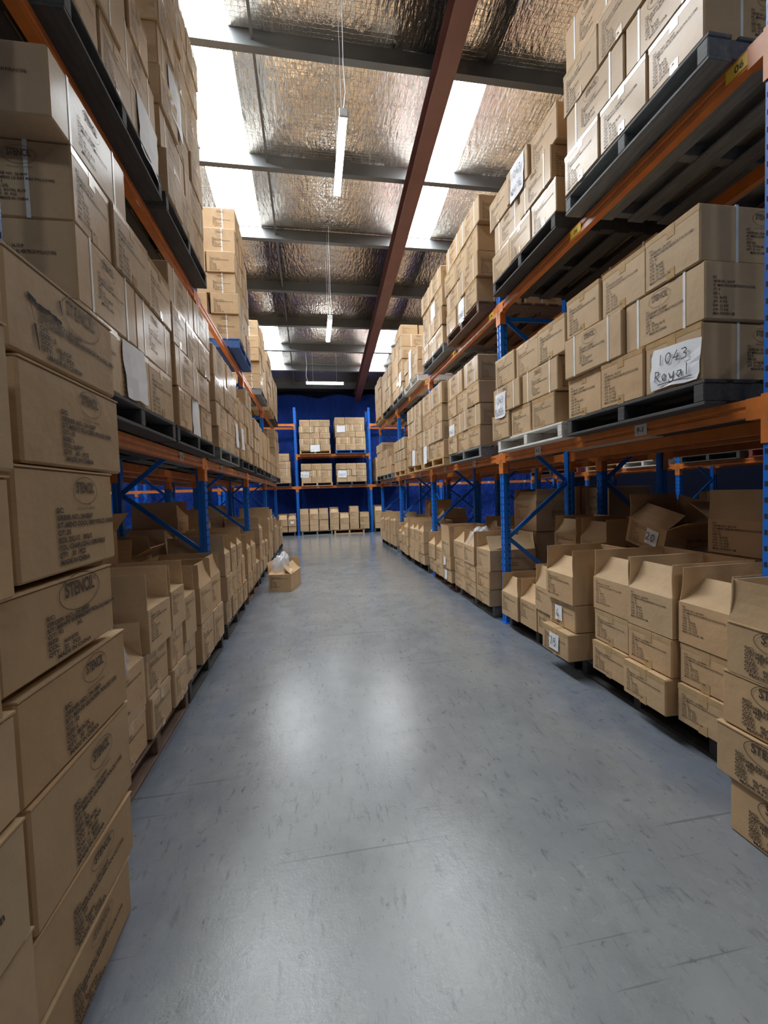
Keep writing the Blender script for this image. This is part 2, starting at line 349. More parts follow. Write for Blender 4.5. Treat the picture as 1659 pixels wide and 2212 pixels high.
def cpur():
    b = MB(); pr = [(-.02, 0), (.07, 0), (.07, .022), (.064, .022), (.064, .006), (-.014, .006), (-.014, .244), (.064, .244), (.064, .228), (.07, .228), (.07, .25), (-.02, .25)]
    n = len(pr); v = [(X0, y, z) for y, z in pr] + [(X1, y, z) for y, z in pr]
    b.add((v, [(i, (i+1) % n, n+(i+1) % n, n+i) for i in range(n)])); return b.mesh('purlin', M['purlin'])
pm = cpur()
for y in PUR: new('purlin', pm, ceil, (0, y, roof_z(y)), (sl, 0, 0))
for x in (-.54, 4.4, -5.2):
    for a, c in zip(PUR[6:], PUR[7:]):
        new('purlin_bridging', MB().bar((x, a+.08, roof_z(a)+.09), (x, c-.01, roof_z(c)+.11), .035, .05).mesh('purlin_bridging', M['purlin']), ceil)
def ibeam():
    L = 26.2; b = MB()
    for x0, x1, z0, z1 in ((0, .25, -.018, 0), (.12, .132, -.29, -.018), (0, .25, -.308, -.29)): b.box(x0, x1, 0, L, z0, z1)
    return b.mesh('rafter', M['rafter'])
im = ibeam()
for x in (1.80, -6.0, 9.0): new('rafter', im, ceil, (x, -8.4, roof_z(-8.4)), (sl, 0, 0))
# tarpaulins hung over the back wall
def tarp(name, x0, x1, z0, zt, y, seed, label):
    nx, nz = 110, 36; r = random.Random(seed); v = []; f = []
    ph = [(r.uniform(.5, 3.5), r.uniform(0, 6), r.uniform(-.9, .9), r.uniform(.02, .06)) for _ in range(9)]
    hooks = sorted(r.uniform(x0, x1) for _ in range(14)) + [x0, x1]
    for i in range(nx+1):
        x = x0+(x1-x0)*i/nx; dist = min(abs(x-h) for h in hooks); top = zt - .35*min(1., dist/.9)**1.3*.55
        for j in range(nz+1):
            t = j/nz; z = z0+(top-z0)*t
            d = sum(a*math.sin(k*x + p + q*z*1.6) for k, p, q, a in ph)
            v.append((x, y + d*.75, z))
    for i in range(nx):
        for j in range(nz): k = i*(nz+1)+j; f.append((k, k+nz+1, k+nz+2, k+1))
    me = mesh(name, v, f, M['tarp']); me.polygons.foreach_set('use_smooth', [True]*len(me.polygons))
    return tag(new(name, me), label, 'tarpaulin')
tarp('tarpaulin', -9.4, 11.4, 3.55, 5.62, 17.72, 4, 'blue tarpaulin hung along the top of the back wall below the roof')
tarp('tarpaulin', -9.4, 11.4, .02, 3.95, 17.48, 9, 'crinkled blue tarpaulin covering the lower back wall behind the end rack')

# ------------------------------------------------------------------ batten lights
def batten(x, y, z, rz, L, label, droproof=True):
    t = empty('batten_light', (x, y, z), rz); tag(t, label, 'light', 'hanging batten lights')
    new('lamp_body', MB().box(-L/2, L/2, -.03, .03, .03, .075, c=.006).mesh('lamp_body', M['white_metal']), t)
    poly = [(.045*math.cos(a), .04*math.sin(a)+.03) for a in [PI + PI*i/8 for i in range(9)]]
    b = MB(); b.prism(poly, -L/2, L/2); new('diffuser', mesh('diffuser', [(p[2], p[0], p[1]) for p in b.v], b.f, M['led']), t)
    for s in (-1, 1): new('end_cap', MB().box(s*L/2-.012, s*L/2+.012, -.048, .048, -.014, .078, c=.006).mesh('end_cap', M['white_metal']), t)
    c, s_ = math.cos(rz), math.sin(rz)
    for s in (-.32, .32):
        wx, wy = x + c*s*L, y + s_*s*L; h = roof_z(wy) + .05 - z
        new('hanging_wire', MB().box(s*L-.002, s*L+.002, -.002, .002, .07, h).mesh('hanging_wire', M['white_metal']), t)
    pts = [(-.46*L, 0, .07), (-.50*L, -.03, .25), (-.47*L, -.02, .6), (-.50*L, -.03, roof_z(y) - z + .12)]; cb = MB()
    for p, q in zip(pts, pts[1:]): cb.bar(p, q, .007, .007)
    new('power_cable', cb.mesh('power_cable', M['white_metal']), t)
batten(.485, 5.40, 5.60, PI/2, 1.24, 'glowing white batten light hanging nearest over the aisle')
batten(.475, 9.35, 5.02, PI/2, 1.26, 'glowing batten light hanging lengthwise halfway down the aisle')
batten(.525, 14.1, 5.11, 0, 1.2, 'glowing batten light hung crosswise in front of the blue tarpaulin')

# ------------------------------------------------------------------ racking
POSTW, DEPTH = .09, .85
def post_poly(x0, s):
    w = POSTW/2                                            # omega section: face with a shallow central channel
    return [(x0, -w), (x0, -.018), (x0+s*.006, -.014), (x0+s*.006, .014), (x0, .018), (x0, w), (x0+s*.035, w), (x0+s*.042, w-.008), (x0+s*.075, w-.008), (x0+s*.075, -w+.008), (x0+s*.042, -w+.008), (x0+s*.035, -w)]
def frame_parts(H):
    P = {}
    for nm, x0, s in (('front', 0, 1), ('rear', DEPTH, -1)):
        pp = post_poly(x0, s); P[nm] = MB().prism(pp if s > 0 else pp[::-1], 0.008, H).mesh('upright_post', M['blue'])
        b = MB(); z = .12
        while z < H-.05:
            for yy in (-.031, .031): b.box(x0-.0015, x0+.0015, yy-.006, yy+.006, z-.011, z+.011)
            b.box(x0+s*.05, x0+s*.064, -.0385, -.0368, z-.009, z+.009)
            z += .075
        P[nm+'s'] = b.mesh('slots', M['dark_hole'])
        P[nm+'p'] = MB().box(x0-s*.02, x0+s*.095, -.07, .07, 0, .008).mesh('foot_plate', M['blue'])
    br = []; z = .35; side = 1
    while z + .6 < H:
        a, c = (DEPTH-.06, .06) if side else (.06, DEPTH-.06)
        br.append(MB().bar((a, .012 if side else -.012, z), (c, .012 if side else -.012, z+.6), .022, .042).mesh('brace', M['blue'])); z += .6; side = 1-side
    for z in (.22, H-.45): br.append(MB().bar((.06, 0, z), (DEPTH-.06, 0, z), .022, .042).mesh('brace', M['blue']))
    P['br'] = br; return P
def frame(x, y, rz, H, label, group):
    P = cached(('frame', H), lambda: frame_parts(H))
    t = empty('upright_frame', (x, y, 0), rz); tag(t, label, 'rack frame', group)
    for nm in ('front', 'rear'):
        p = new('upright_post', P[nm], t); tag(new('slots', P[nm+'s'], p), kind='stuff'); new('foot_plate', P[nm+'p'], t)
    for b in P['br']: new('brace', b, t)
def beam_mesh(L, h):
    b = MB(); n = [(-.004, 0), (.046, 0), (.046, -h), (-.004, -h), (-.004, -h*.66), (.003, -h*.60), (.003, -h*.42), (-.004, -h*.36)]
    v = [(x, -L/2, z) for x, z in n] + [(x, L/2, z) for x, z in n]; k = len(n)
    b.add((v, [tuple(range(k)), tuple(range(2*k-1, k-1, -1))] + [(i, k+i, k+(i+1) % k, (i+1) % k) for i in range(k)])); return b.mesh('shelf_beam', M['orange'])
def conn_mesh(s, hc):
    b = MB()                                              # s=+1: at the +y end; lip wraps round the post face
    y0 = s*.0
    b.box(-.007, -.002, min(y0, s*.043), max(y0, s*.043), -hc, .012)
    b.box(-.007, .058, min(y0, -s*.006), max(y0, -s*.006), -hc, .012)
    b.box(-.007, .046, min(-s*.075, -s*.006), max(-s*.075, -s*.006), -.10, .002); return b.mesh('beam_connector', M['orange'])
def hook_mesh(s):
    b = MB()
    for z in (-.07, -.10, -.13): b.box(-.009, -.006, min(s*.022, s*.036), max(s*.022, s*.036), z-.008, z+.008)
    return b.mesh('hook_slots', M['steel'])
def beam(x, y, z, rz, L, label, group, signs=(), kind='sign', hc=.215, h=.085):
    o = new('shelf_beam', cached(('beam', L, h), lambda: beam_mesh(L, h)), None, (x, y, z), (0, 0, rz)); tag(o, label, 'rack beam', group)
    for s in (-1, 1):
        c = new('beam_connector', cached(('conn', s, hc), lambda: conn_mesh(s, hc)), o, (0, s*L/2, 0))
        new('hook_slots', cached(('hook', s), lambda: hook_mesh(s)), c)
    for yy, tx in signs:
        W, H2, mm = (.10, .07, M['sign']) if kind == 'sign' else (.13, .06, M['yellow'])
        p = new('bay_sign', cached(('sg', kind), lambda: MB().box(-W/2, W/2, -H2/2, H2/2, 0, .002).mesh('bay_sign', mm)), o, (-.0045, yy, -h/2), (PI/2, 0, -PI/2))
        tm = cached(('sgt', tx), lambda: text_mesh('sign_text', [tx], .046, .05, M['black_text'], 2, .001, 1, 'CENTER'))
        new('sign_text', tm, p, (0, .016, .0028))
ROT = {'R': 0, 'L': PI, 'B': PI/2}
def rack(nm, face, x, ys, H, levels, where, rows=('front', 'rear'), signs=None):
    """a run of bays; face R: aisle face looks to -x; L: to +x"""
    rz = ROT[face]; sg = 1 if face == 'R' else -1
    for i, y in enumerate(ys): frame(x, y-POSTW/2, rz, H, 'blue upright frame, %s along the %s' % (ORD[i], where), 'frames of the '+where)
    for i in range(len(ys)-1):
        yc = (ys[i]+ys[i+1]-POSTW)/2; L = ys[i+1]-ys[i]-POSTW
        for lv, zt in enumerate(levels):
            for row in rows:
                xx = x if row == 'front' else x+sg*DEPTH; rr = rz if row == 'front' else rz+PI
                sgn = ()
                if signs and row == 'front':
                    if lv == 0: sgn = [(sg*-.62, '%s-%d' % (signs, 2*i+1)), (sg*.62, '%s-%d' % (signs, 2*i+2))]
                    elif face == 'R': sgn = [(-1.24, '06'), (.02, '06')]
                beam(xx, yc, zt, rr, L, 'orange %s beam, %s level, %s bay of the %s' % (row, ('lower', 'upper')[lv], ORD[i], where), 'beams of the '+where, sgn, 'sign' if lv == 0 else 'yellow')
XR, XL, PY = 2.058, -1.064, 2.8
RY = [1.6518+PY*k for k in range(5)]; LY = [1.763+PY*k for k in range(5)]
rack('right', 'R', XR, RY, 3.78, (1.872, 3.475), 'right rack', signs='F')
rack('left', 'L', XL, LY, 3.78, (1.880, 3.515), 'left rack', signs='E')
rack('right2', 'L', 4.10, RY, 3.78, (1.872,), 'second right rack')
rack('left2', 'R', -3.12, LY, 3.78, (1.880,), 'second left rack')
rack('right3', 'R', 7.0, RY, 3.78, (1.872,), 'far right rack')
rack('left3', 'L', -6.1, LY[1:], 3.78, (1.880,), 'far left rack')
# end rack across the aisle
BX = [-.6265+PY*j for j in range(-3, 5)]
for i, x in enumerate(BX): frame(x+POSTW/2, 16.28, PI/2, 4.80, 'tall blue upright frame, %s from the left in the end rack' % ORD[i], 'frames of the end rack')
for i in range(len(BX)-1):
    lv = [('lower', 1.852), ('upper', 3.05)] if i == 3 else [('lower', 1.852), ('top', 4.19)]
    for nm, z in lv:
        for row in ('front', 'rear'):
            beam((BX[i]+BX[i+1]+POSTW)/2, 16.28 + (0 if row == 'front' else DEPTH), z, PI/2 if row == 'front' else -PI/2, PY-POSTW, 'orange %s beam, %s level, %s bay from left of the end rack' % (row, nm, ORD[i]), 'beams of the end rack', [(-.62, 'G-%d' % (2*i+2)), (.62, 'G-%d' % (2*i+1))] if nm == 'lower' and row == 'front' else ())

# ------------------------------------------------------------------ pallets
PL = 1.165
def pallet(face, a, front, z, col, label, group, L=PL, h=.128):
    """face R/L/B, a = start along the run, front = plane of the front edge"""
    mt = M['wood_'+col]; bh = h-.038
    deck = cached(('deck', col, L), lambda: MB().box(-L/2, L/2, -.066, .066, 0, .019, c=.003).mesh('deck_board', mt))
    bear = cached(('bear', col, bh), lambda: MB().box(-.03, .03, -PL/2, PL/2, 0, bh, c=.004).mesh('bearer', mt))
    mid = a + L/2
    loc = {'R': (front+PL/2, mid, z), 'L': (front-PL/2, mid, z), 'B': (mid, front+PL/2, z)}[face]
    t = empty('pallet', loc, {'R': -PI/2, 'L': PI/2, 'B': 0}[face]); tag(t, label, 'pallet', group)
    for i in range(5): new('bottom_board', deck, t, (0, -PL/2+.066+i*(PL-.132)/4, 0))
    for x in (-L/2+.035, 0, L/2-.035): new('bearer', bear, t, (x, 0, .019))
    for i in range(7): new('deck_board', deck, t, (0, -PL/2+.066+i*(PL-.132)/6, h-.019))

# ------------------------------------------------------------------ cartons
def carton_mesh(w_, d, h, mk):
    c = .007
    v, f = boxv(-w_/2, w_/2, -d/2, d/2, 0, h, c=c); return mesh('carton', v, f, M[mk])
def tape_mesh(w_, d, h):
    b = MB(); y = -d/2-.0012
    b.box(-.026, .026, y-.0006, y+.002, h-.065, h+.0006); b.box(-.026, .026, y-.0006, y+.002, -.0, .055)
    b.box(-.026, .026, -d/2, d/2, h-.0005, h+.0011)
    b.box(-w_/2+.004, w_/2-.004, y+.0002, y+.002, h-.03, h+.0002); return b.mesh('packing_tape', M['tape'])
def strap_mesh(d, h):
    b = MB(); t = .002; w2 = .008
    b.box(-w2, w2, -d/2-t, -d/2-.0002, -.0, h+t); b.box(-w2, w2, d/2+.0002, d/2+t, 0, h+t); b.box(-w2, w2, -d/2-t, d/2+t, h+.0002, h+t); return b.mesh('strap', M['strap'])
SPECS = []          # every sealed carton: placed later, singly or in the joined remainder
def spec(face, a0, a1, front, dep, z0, z1, label, group, long_=False, end=False, mk='card', nt_=None, pr=None, custom=None, yaw=None):
    SPECS.append(dict(face=face, a0=a0, a1=a1, front=front, dep=dep, z0=z0, z1=z1, label=label, group=group, long=long_, end=end, mk=mk, note=nt_, pr=pr, custom=custom, yaw=yaw))
def place(face, a0, a1, front, dep, z0):
    m_ = (a0+a1)/2
    return {'R': ((front+dep/2, m_, z0), -PI/2), 'L': ((front-dep/2, m_, z0), PI/2), 'B': ((m_, front+dep/2, z0), 0)}[face]
def q(x): return round(x/.004)*.004
def face_rot(face): return PI/2 if face == 'R' else -PI/2      # turns a front decal to the camera side
def build_carton(s, i):
    r = random.Random(1000+i); w_, d, h = q(s['a1']-s['a0']-.010), q(s['dep']-.010), q(s['z1']-s['z0']-.004)
    loc, rz = place(s['face'], s['a0'], s['a1'], s['front'], s['dep'], s['z0'])
    yaw = r.uniform(-.018, .018) if s['yaw'] is None else s['yaw']
    o = new('carton', cached(('c', w_, d, h, s['mk']), lambda: carton_mesh(w_, d, h, s['mk'])), None, loc, (0, 0, rz+yaw)); tag(o, s['label'], 'carton', s['group'])
    e = -.0022; far = math.hypot(loc[0], loc[1]) > 12.5
    FR = (PI/2, 0, 0)
    if s['custom']: s['custom'](o, w_, d, h)
    elif s['long']:
        p = P_LONG[r.randrange(2)]; k = min(1, h/.27)
        new('shipping_print', p, o, (-w_*.20, -d/2+e, h*.66), FR).scale = (k*.85, k*.9, 1)
        if not far: new('logo_print', LOGO, o, (-w_*.02, -d/2+e, h*.80), FR).scale = (k*.72, k*.72, 1)
        for x in (-w_*.31, w_*.29): new('strap', cached(('s', d, h), lambda: strap_mesh(d, h)), o, (x+r.uniform(-.01, .01), 0, 0))
    else:
        p = P_SHORT[(i//5+r.randrange(2)) % 4] if s['pr'] is None else P_SHORT[s['pr']]; k = min(1.1, w_/.38)
        new('shipping_print', p, o, (-w_*.40, -d/2+e, h*.78), FR).scale = (k*.98, k*h/.27*.98, 1)
        if not far: new('packing_tape', cached(('t', w_, d, h), lambda: tape_mesh(w_, d, h)), o)
    if s['end'] and s['face'] != 'B' and not s['custom']:
        z_ = face_rot(s['face']); sx = 1 if s['face'] == 'R' else -1; ER = (PI/2, 0, z_); ex = sx*(w_/2+.0022)
        if s['long']: new('end_print', P_SHORT[i % 4], o, (ex, -sx*d*.38, h*.74), ER).scale = (.8, .9*h/.27, 1)
        else:
            new('end_print', P_LONG[i % 2], o, (ex, -sx*d*.02, h*.62), ER).scale = (.75, .8, 1)
            new('logo_print', LOGO, o, (ex, sx*d*.16, h*.80), ER).scale = (.6, .6, 1)
            new('strap', cached(('se', w_, h), lambda: strap_mesh(w_, h)), o, (0, -sx*d*.12 if s['face'] == 'R' else sx*d*.2, 0), (0, 0, PI/2))
    if s['note']:
        rows, fx, fz, W, H = s['note'][:5]; note(o, fx*w_, -d/2-.003, fz*h, W, H, rows, 0, s['note'][5] if len(s['note']) > 5 else r.uniform(-.05, .05), torn=W > .15, rnd=r)
    return o

LEVEL = {'R1': "right rack's lower shelf", 'R2': "right rack's upper shelf", 'L1': "left rack's lower shelf", 'L2': "left rack's upper shelf", 'B1': "end rack's lower shelf", 'B2': "end rack's upper shelf"}
def pos_word(i, n, face):
    if n == 1: return 'single one'
    if face == 'B': return ('leftmost', 'rightmost')[i] if n == 2 else ('leftmost', 'middle', 'rightmost')[i]
    return ('nearer one', 'farther one')[i] if n == 2 else ('nearest', 'middle', 'farthest')[i]
def stack(key, idx, zs, courses, front=None, depth=1.15, pal='dark', pa=None, notes={}, rear=True, mk='card_wrap'):
    face = key[0]; fr = front if front is not None else {'R': 1.95, 'L': -.95, 'B': 16.18}[face]; sg = -1 if face == 'L' else 1
    grp = 'cartons on the '+LEVEL[key]; pn = '%s pallet on %s' % (ORD[idx], LEVEL[key])
    r = random.Random(sum(ord(c_)*7 for c_ in key)+idx*31)
    flat = [v for c in courses for e in c for v in (e if isinstance(e, tuple) else (e,))]
    amin, amax = min(flat), max(flat)
    for ci, c in enumerate(courses):
        if not c: continue
        ivs = list(zip(c, c[1:])) if not isinstance(c[0], tuple) else list(c)
        n = len(ivs); long_ = (ivs[0][1]-ivs[0][0]) > .49
        dep = .375 if long_ else .57; rows_ = (3 if long_ else 2) if rear else 1
        for rw in range(rows_):
            for k_, (a0, a1) in enumerate(ivs):
                off = r.uniform(-.030, 0) if rw == 0 else 0
                nt_ = notes.get((ci, k_)) if rw == 0 else None
                wd = {3: 'third', 2: 'second', 1: 'first'}
                row_ = '' if rw == 0 else (' behind,' if rw == 1 else ' rearmost,')
                lab = '%s carton%s, %s course,%s %s, %s' % ('strapped' if long_ else 'taped', ' with note' if nt_ else '', 'lowest' if ci == 0 else ORD[ci], row_, pos_word(k_, n, face), pn)
                spec(face, a0, a1, fr+sg*(off+rw*dep), dep, zs[ci], zs[ci+1], lab, grp, long_, rw < 3 and k_ == 0 and face != 'B', mk, nt_)
    if pal:
        a = pa if pa is not None else (amin+amax)/2-PL/2
        pallet(face, a, fr-sg*.012, zs[0]-.1285, pal, '%s pallet, %s along %s' % ({'dark': 'charcoal', 'raw': 'bare timber'}.get(pal, pal), ORD[idx], LEVEL[key]), 'pallets on the '+LEVEL[key])
def ev(a, b, n): return [a+(b-a)*i/n for i in range(n+1)]
A4 = (.21, .29)
# right rack, lower shelf
stack('R1', 0, [2.0, 2.295, 2.587, 2.875], [[1.86, 2.234, 2.613, 2.998], [1.84, 2.395, 2.998], [1.86, 2.225, 2.604, 2.985]], notes={(0, 0): (['1043', 'Royal_'], .06, .42, .30, .215, -.05)}, pa=1.835)
spec('R', 2.55, 3.12, 2.32, .4, 2.877, 3.17, 'strapped carton standing alone on top, set back, first pallet on right lower shelf', 'cartons on the '+LEVEL['R1'], True, True)
stack('R1', 1, [2.0, 2.262, 2.532, 2.82], [[(3.15, 3.53), (3.55, 3.935), (3.94, 4.335)], [3.11, 3.70, 4.30], [3.01, 3.415, 3.83, 4.25]], pal='white', pa=3.06, notes={(1, 1): (['1043', 'BLACK_'], -.2, .3, .25, .25)})
stack('R1', 2, [2.0, 2.247, 2.50, 2.762, 3.06], [[4.69, 5.10, 5.48, 5.84], [4.69, 5.28, 5.85], [4.69, 5.09, 5.49, 5.87], [(4.70, 5.19), (5.28, 5.9)]], pal='grey', pa=4.68, notes={(1, 1): (['1043', 'NAVY'], -.25, .0, .22, .3)})
stack('R1', 3, [2.0, 2.25, 2.51, 2.77, 3.08], [ev(5.97, 7.11, 3), ev(5.97, 7.13, 2), ev(5.97, 7.11, 3), ev(5.96, 7.13, 2)], front=1.905, pal='raw', notes={(0, 2): ([], .0, .4, .21, .29)})
stack('R1', 4, [1.995, 2.27, 2.55, 2.83, 3.1], [ev(7.3, 8.42, 3), ev(7.28, 8.4, 3), ev(7.28, 8.42, 2), ev(7.28, 8.38, 2)], front=1.925, pal='raw', notes={(0, 1): ([], .0, .5, .21, .29)})
stack('R1', 5, [1.99, 2.2, 2.43, 2.67], [ev(8.80, 9.93, 3), ev(8.78, 9.93, 2), ev(8.80, 9.94, 2)], pal='raw')
stack('R1', 6, [1.99, 2.2, 2.43, 2.65], [ev(10.38, 11.55, 3), ev(10.36, 11.55, 3), [10.98, 11.55]], pal='grey', notes={(1, 1): ([], .0, .3, .21, .29)})
stack('R1', 7, [1.99, 2.22, 2.45, 2.68, 2.91], [ev(11.62, 12.73, 3), ev(11.62, 12.73, 2), ev(11.62, 12.73, 3), ev(11.66, 12.72, 2)], pal='dark', notes={(1, 0): ([], .0, .3, .21, .29)})
# right rack, upper shelf
stack('R2', 0, [3.63, 3.91, 4.19, 4.49, 4.80], [[1.84, 2.195, 2.59, 2.97], [1.84, 2.36, 2.95], [1.82, 2.2, 2.59, 2.98], [1.85, 2.4, 2.97]], pa=1.815, pal='grey')
stack('R2', 1, [3.63, 3.895, 4.167, 4.45], [[3.1, 3.485, 3.9, 4.29], [3.14, 3.66, 4.23], [3.09, 3.5, 3.9, 4.33]], pal='dark', pa=3.11, notes={(2, 1): (['1043', 'WHITE'], .05, .4, .24, .31)})
spec('R', 3.45, 4.3, 2.3, .4, 4.452, 4.74, 'carton standing set back on top of the second pallet, right upper shelf', 'cartons on the '+LEVEL['R2'], True, True)
stack('R2', 2, [3.64, 3.915, 4.19, 4.477, 4.77], [[4.69, 5.05, 5.42, 5.82], [4.64, 5.23, 5.83], [4.64, 5.02, 5.43, 5.86], [4.58, 5.2, 5.78]], pal='brown', pa=4.66, notes={(0, 1): (['1043'], .0, .42, .21, .29)})
stack('R2', 3, [3.63, 3.90, 4.16, 4.45, 4.74], [ev(6.0, 7.13, 3), ev(5.98, 7.12, 2), ev(5.97, 7.12, 3), ev(6.0, 7.13, 2)], pal='grey', notes={(2, 1): ([], .2, .3, .22, .3)})
stack('R2', 4, [3.62, 3.87, 4.12], [ev(7.5, 8.62, 3), ev(7.5, 8.62, 3)], pal='white', notes={(0, 1): ([], .1, .7, .21, .29), (1, 1): ([], .1, .7, .21, .29)})
stack('R2', 5, [3.62, 3.83, 4.06, 4.30, 4.54, 4.8, 5.0], [ev(8.82, 9.94, 3), ev(8.80, 9.94, 2), ev(8.80, 9.94, 3), ev(8.78, 9.94, 2), ev(8.78, 9.94, 3), [8.80, 9.37]], pal='grey', notes={(1, 0): ([], .2, .3, .21, .29)})
stack('R2', 6, [3.62, 3.85, 4.1, 4.35, 4.6], [ev(10.2, 11.35, 3), ev(10.2, 11.36, 2), ev(10.2, 11.35, 3), ev(10.2, 11.35, 2)], pal='dark', notes={(1, 1): ([], .0, .3, .21, .29)})
stack('R2', 7, [3.65, 3.92, 4.16, 4.42, 4.69], [ev(11.6, 12.74, 3), ev(11.6, 12.74, 2), ev(11.6, 12.74, 3), ev(11.6, 12.74, 2)], pal='raw', notes={(1, 0): ([], .0, .3, .21, .29)})
# left rack, lower shelf
stack('L1', 0, [2.02, 2.335, 2.662, 2.977, 3.255], [[1.98, 2.365, 2.79, 3.23], [2.0, 2.6, 3.24], [2.0, 2.36, 2.81, 3.24], [1.88, 2.55]], pa=2.05, notes={(0, 1): ([], .0, .52, .30, .30, .05)})
stack('L1', 1, [2.02, 2.305, 2.605, 2.893, 3.17], [[(3.27, 3.61), (3.64, 3.99), (4.0, 4.37)], [3.26, 3.83, 4.33], [3.26, 3.58, 3.97, 4.36], [3.24, 3.84, 4.36]], pa=3.25, notes={(0, 1): ([], .0, .5, .22, .30)})
stack('L1', 2, [2.02, 2.235, 2.487, 2.747, 3.07], [[4.64, 5.0, 5.5, 5.86], [4.58, 5.17, 5.88], [4.58, 5.0, 5.45, 5.9], [(4.575, 5.2), (5.24, 5.92)]], pal='grey', notes={(1, 1): ([], .3, .2, .21, .30)})
stack('L1', 3, [2.02, 2.28, 2.545, 2.855, 3.12], [ev(6.1, 7.24, 3), ev(6.1, 7.24, 2), ev(6.1, 7.24, 3), [(6.68, 7.24)]], notes={(1, 0): ([], -.25, .1, .22, .30)})
stack('L1', 4, [2.02, 2.265, 2.515, 2.83], [ev(7.5, 8.7, 3), ev(7.5, 8.72, 2), ev(7.5, 8.74, 2)], notes={(0, 1): ([], .0, .4, .22, .30)})
stack('L1', 5, [2.02, 2.262, 2.505, 2.81], [ev(8.9, 10.05, 3), ev(8.9, 10.05, 2), ev(8.9, 10.05, 3)], notes={(0, 0): ([], .0, .4, .22, .30)})
stack('L1', 6, [2.02, 2.262, 2.505], [ev(10.3, 11.45, 3), ev(10.3, 11.45, 3)], pal='grey', notes={(0, 0): ([], .0, .4, .22, .30)})
stack('L1', 7, [2.02, 2.26, 2.51, 2.8, 3.04, 3.3], [ev(11.7, 12.85, 3), ev(11.7, 12.85, 2), ev(11.7, 12.85, 2), ev(11.68, 12.85, 2), ev(11.68, 12.85, 3)], notes={(2, 1): ([], .0, .3, .21, .29)})
# left rack, upper shelf
stack('L2', 0, [3.65, 3.92, 4.2, 4.47], [[1.98, 2.37, 2.74, 3.17], [1.98, 2.6, 3.17], [1.98, 2.37, 2.74, 3.06]], pa=2.02, notes={(0, 2): ([], .1, .45, .33, .32)})
stack('L2', 1, [3.65, 3.965, 4.25, 4.52, 4.81, 5.08, 5.33, 5.57], [[3.27, 3.65, 4.02, 4.4], [3.27, 3.84, 4.41], [3.27, 3.65, 4.02, 4.41], [3.28, 3.84, 4.41], [3.27, 3.65, 4.02, 4.41], [3.28, 3.84, 4.41], [3.3, 3.68, 4.04, 4.41]], pa=3.26, notes={(3, 0): ([], .15, .1, .30, .36)})
stack('L2', 2, [3.65, 3.98, 4.26, 4.53, 4.81, 5.14, 5.47], [ev(6.12, 7.24, 3), ev(6.10, 7.24, 2), ev(6.12, 7.24, 3), ev(6.10, 7.24, 2), ev(6.15, 7.24, 3), [6.25, 6.65, 7.05]], front=-.925, pal='blue', notes={(0, 1): ([], .15, .8, .25, .36)})
stack('L2', 3, [3.65, 3.93, 4.18, 4.43, 4.67, 4.99], [ev(8.8, 9.97, 3), ev(8.8, 9.97, 2), ev(8.75, 9.97, 3), ev(8.75, 9.95, 2), ev(8.8, 9.95, 3)], pal='grey', notes={(0, 1): ([], .15, .8, .25, .36)})
stack('L2', 4, [3.65, 3.93, 4.18, 4.43, 4.67, 4.9], [ev(10.35, 11.5, 3), ev(10.35, 11.5, 2), ev(10.35, 11.5, 3), ev(10.35, 11.5, 2), ev(10.35, 11.5, 3)], pal='raw')
stack('L2', 5, [3.65, 3.9, 4.15, 4.4, 4.68], [ev(11.7, 12.85, 3), ev(11.7, 12.85, 2), ev(11.7, 12.85, 3), ev(11.7, 12.85, 2)])
# end rack
stack('B1', 0, [1.982, 2.25, 2.53, 2.8, 3.08], [ev(-1.95, -.79, 3), ev(-1.95, -.80, 2), ev(-1.95, -.79, 2), ev(-1.95, -.82, 3)])
stack('B1', 1, [1.982, 2.205, 2.445, 2.69], [ev(-.41, .73, 3), ev(-.41, .74, 2), ev(-.41, .75, 3)], pal='raw', notes={(1, 0): (['BLACK'], -.26, .3, .3, .22)})
stack('B1', 2, [1.982, 2.205, 2.445, 2.68], [ev(.91, 2.05, 3), ev(.9, 2.05, 2), ev(.9, 2.05, 3)], notes={(1, 0): (['NAVY'], -.1, .3, .33, .27)})
stack('B1', 3, [1.982, 2.2, 2.43, 2.66, 2.89], [ev(2.42, 3.56, 3), ev(2.42, 3.56, 2), ev(2.42, 3.56, 3), ev(2.42, 3.56, 2)])
stack('B2', 0, [3.18, 3.40, 3.62, 3.84, 4.07, 4.32], [ev(-.43, .72, 3), ev(-.44, .70, 2), ev(-.43, .72, 3), ev(-.44, .70, 2), ev(-.41, .73, 3)], pal='raw', notes={(0, 1): ([], .0, .35, .35, .26)})
stack('B2', 1, [3.18, 3.42, 3.67, 3.89, 4.15, 4.41], [ev(.92, 2.06, 3), ev(.93, 2.06, 2), ev(.9, 2.05, 3), ev(.9, 2.03, 2), ev(.9, 2.04, 3)], pal='blue', notes={(3, 0): ([], -.1, .3, .31, .24)})

